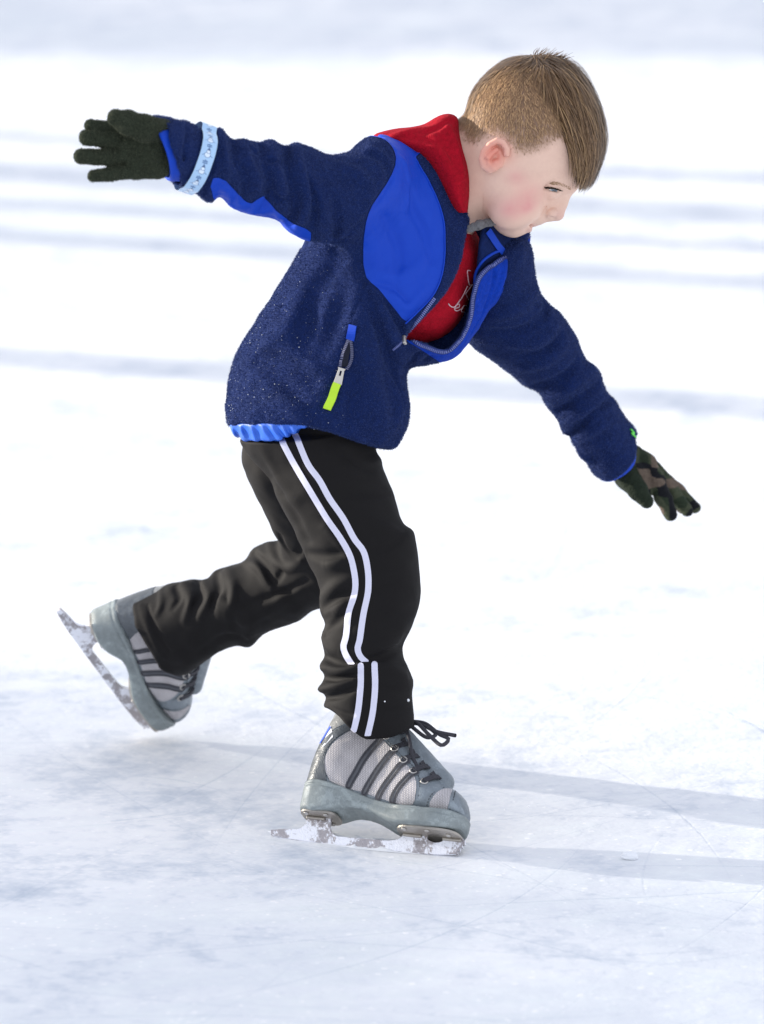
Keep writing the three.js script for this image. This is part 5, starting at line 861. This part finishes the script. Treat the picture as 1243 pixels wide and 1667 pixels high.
function skate(F, U, anchorLocal, anchor, label, bow) {
  const x = new THREE.Vector3(...F).normalize(), y = new THREE.Vector3(...U); y.addScaledVector(x, -y.dot(x)).normalize(); const z = x.clone().cross(y);
  const M = new THREE.Matrix4().makeBasis(x, y, z), o = new THREE.Vector3(...anchorLocal).applyMatrix4(M); M.setPosition(new THREE.Vector3(...anchor).sub(o));
  const sk = new THREE.Group(); sk.name = 'ice_skate'; sk.userData.label = label; person.add(sk);
  const put = (name, g, mat) => { const q = (g.index ? g.toNonIndexed() : g.clone()); if (!q.attributes.normal) q.computeVertexNormals(); q.applyMatrix4(M); for (const k of Object.keys(q.attributes)) if (!['position', 'normal'].includes(k)) q.deleteAttribute(k); return mesh(name, bake(q), mat, sk); };
  put('sole', SG.sole, SK.sole); put('boot_upper', SG.upper, SK.upper); put('heel_counter', SG.heel_counter, SK.heel); put('ankle_collar', SG.ankle_collar, SK.collar); put('mesh_panel', SG.mesh_panel, SK.mesh); put('toe_mesh', SG.toe_mesh, SK.mesh);
  SG.stripe.forEach(g => put('stripe', g, SK.stripe)); SG.ridge.forEach(g => put('stripe_rib', g, SK.mesh === 0 ? SK.mesh : SK.lace)); put('stitching', SG.stitching, SK.thread);
  SG.eyelet.forEach(g => put('eyelet', g, steel)); SG.hole.forEach(g => put('eyelet_hole', g, SK.thread)); SG.lace.forEach(g => put('lace', g, SK.lace)); if (bow) SG.bow.forEach(g => put('lace_end', g, SK.lace));
  put('logo_patch', SG.patch, SK.patch); put('logo_patch_edge', SG.patchBlue, SK.patchBlue);
  SG.plate.forEach(g => put('mounting_plate', g, SK.plate)); SG.rivet.forEach(g => put('rivet', g, steel)); SG.bracket.forEach(g => put('blade_bracket', g, SK.plate)); put('blade', SG.blade, SK.blade);
  return sk;
}
{
  const psi = 21 * Math.PI / 180, rho = 38 * Math.PI / 180, X = new THREE.Vector3(1, 0, 0), Zg = new THREE.Vector3(0, -sp, cp), n = new THREE.Vector3(0, cp, sp);
  const F = X.clone().multiplyScalar(Math.cos(psi)).addScaledVector(Zg, Math.sin(psi)), S0 = X.clone().multiplyScalar(-Math.sin(psi)).addScaledVector(Zg, Math.cos(psi)), U = n.clone().multiplyScalar(Math.cos(rho)).addScaledVector(S0, -Math.sin(rho));
  skate(F.toArray(), U.toArray(), [150, 0, 1.5], CONTACT, 'grey ice skate flat on the ice with bow of dark laces', true);
  skate([0.43, -0.64, -0.64], [0.90, 0.36, 0.245], [286, 8, 0], K(238, 1186, -575), 'grey ice skate trailing behind on its toe', false);
}

// ───────── fleece pile and frost ─────────
function pile(g, count, len, wid, keep) {
  const p = g.attributes.position, n = g.attributes.normal, ix = g.index, T = ix.count / 3, P = [], a = new THREE.Vector3(), N = new THREE.Vector3(), d = new THREE.Vector3(), s = new THREE.Vector3();
  for (let k = 0; k < count; k++) {
    const t = Math.floor(rnd() * T) * 3, i = ix.getX(t), j = ix.getX(t + 1), m = ix.getX(t + 2), u = rnd(), v = rnd() * (1 - u), w = 1 - u - v;
    a.set(p.getX(i) * u + p.getX(j) * v + p.getX(m) * w, p.getY(i) * u + p.getY(j) * v + p.getY(m) * w, p.getZ(i) * u + p.getZ(j) * v + p.getZ(m) * w); N.set(n.getX(i), n.getY(i), n.getZ(i));
    if (keep && !keep(a, N)) continue;
    d.set(rr(-1, 1), rr(-1, 1), rr(-1, 1)).multiplyScalar(1.0).add(N).normalize(); s.set(rr(-1, 1), rr(-1, 1), rr(-1, 1)).cross(d).normalize(); const L = len * rr(0.5, 1.3), W = wid * rr(0.7, 1.3);
    P.push(a.x - s.x * W, a.y - s.y * W, a.z - s.z * W, a.x + s.x * W, a.y + s.y * W, a.z + s.z * W, a.x + d.x * L, a.y + d.y * L, a.z + d.z * L);
  }
  const r = new THREE.BufferGeometry(); r.setAttribute('position', new THREE.Float32BufferAttribute(P, 3)); r.computeVertexNormals(); return r;
}
const pileMat = (r, g, b) => new THREE.MeshStandardMaterial({ color: lin(r, g, b), roughness: 0.95, side: THREE.DoubleSide });
const inNylon = (a) => (yoke(a.x, a.y) < 2 && a.z > -10) || under(a.x, a.y) < 1 || (front(a.x, a.y) < 1 && a.z > -110);
const pj = mesh('fleece_pile', bake(mergeGeometries([pile(jacketG, 230000, 3.0, 0.42, a => !inNylon(a) && !(a.z > 250 && Math.abs(a.clone().sub(bandAt).dot(bandN)) < 17)), pile(sleeveFarG, 70000, 3.0, 0.42)])), pileMat(0.022, 0.046, 0.17), jacket); pj.userData.kind = 'stuff';
const pg = mesh('glove_pile', bake(pile(gloves[0][0], 30000, 2.6, 0.4)), pileMat(0.07, 0.08, 0.05), person.children.find(c => c.name === 'glove')); pg.userData.kind = 'stuff';
{ // frost specks caught in the fleece of the back
  const p = jacketG.attributes.position, n = jacketG.attributes.normal, list = []; let c = 0;
  while (c < 420) { const i = Math.floor(rnd() * p.count), x = p.getX(i), y = p.getY(i); if (n.getZ(i) < 0 || x > 560 || x < 370 || y > -400 || y < -700 || rnd() < (x - 400) / 260) continue; const s = 0.28 + Math.pow(rnd(), 4) * 0.8, g = new THREE.OctahedronGeometry(s, 0); g.translate(x + n.getX(i) * 2, y + n.getY(i) * 2, p.getZ(i) + n.getZ(i) * 2); list.push(g); c++; }
  const o = mesh('frost_specks', bake(mergeGeometries(list)), new THREE.MeshStandardMaterial({ color: lin(0.5, 0.54, 0.62), roughness: 0.6 }), jacket); o.userData.kind = 'stuff';
  const q = []; for (const [px, py, s] of [[626, 1142, 1.4], [664, 1140, 2.6]]) { const h = hit(nearLegF, px, py); if (h) { const g = new THREE.IcosahedronGeometry(s, 1); g.translate(h.x, h.y, h.z); q.push(g); } } if (q.length) mesh('snow_specks', bake(mergeGeometries(q)), snowMat, trousers).userData.kind = 'stuff';
}
renderer.render(scene, camera);
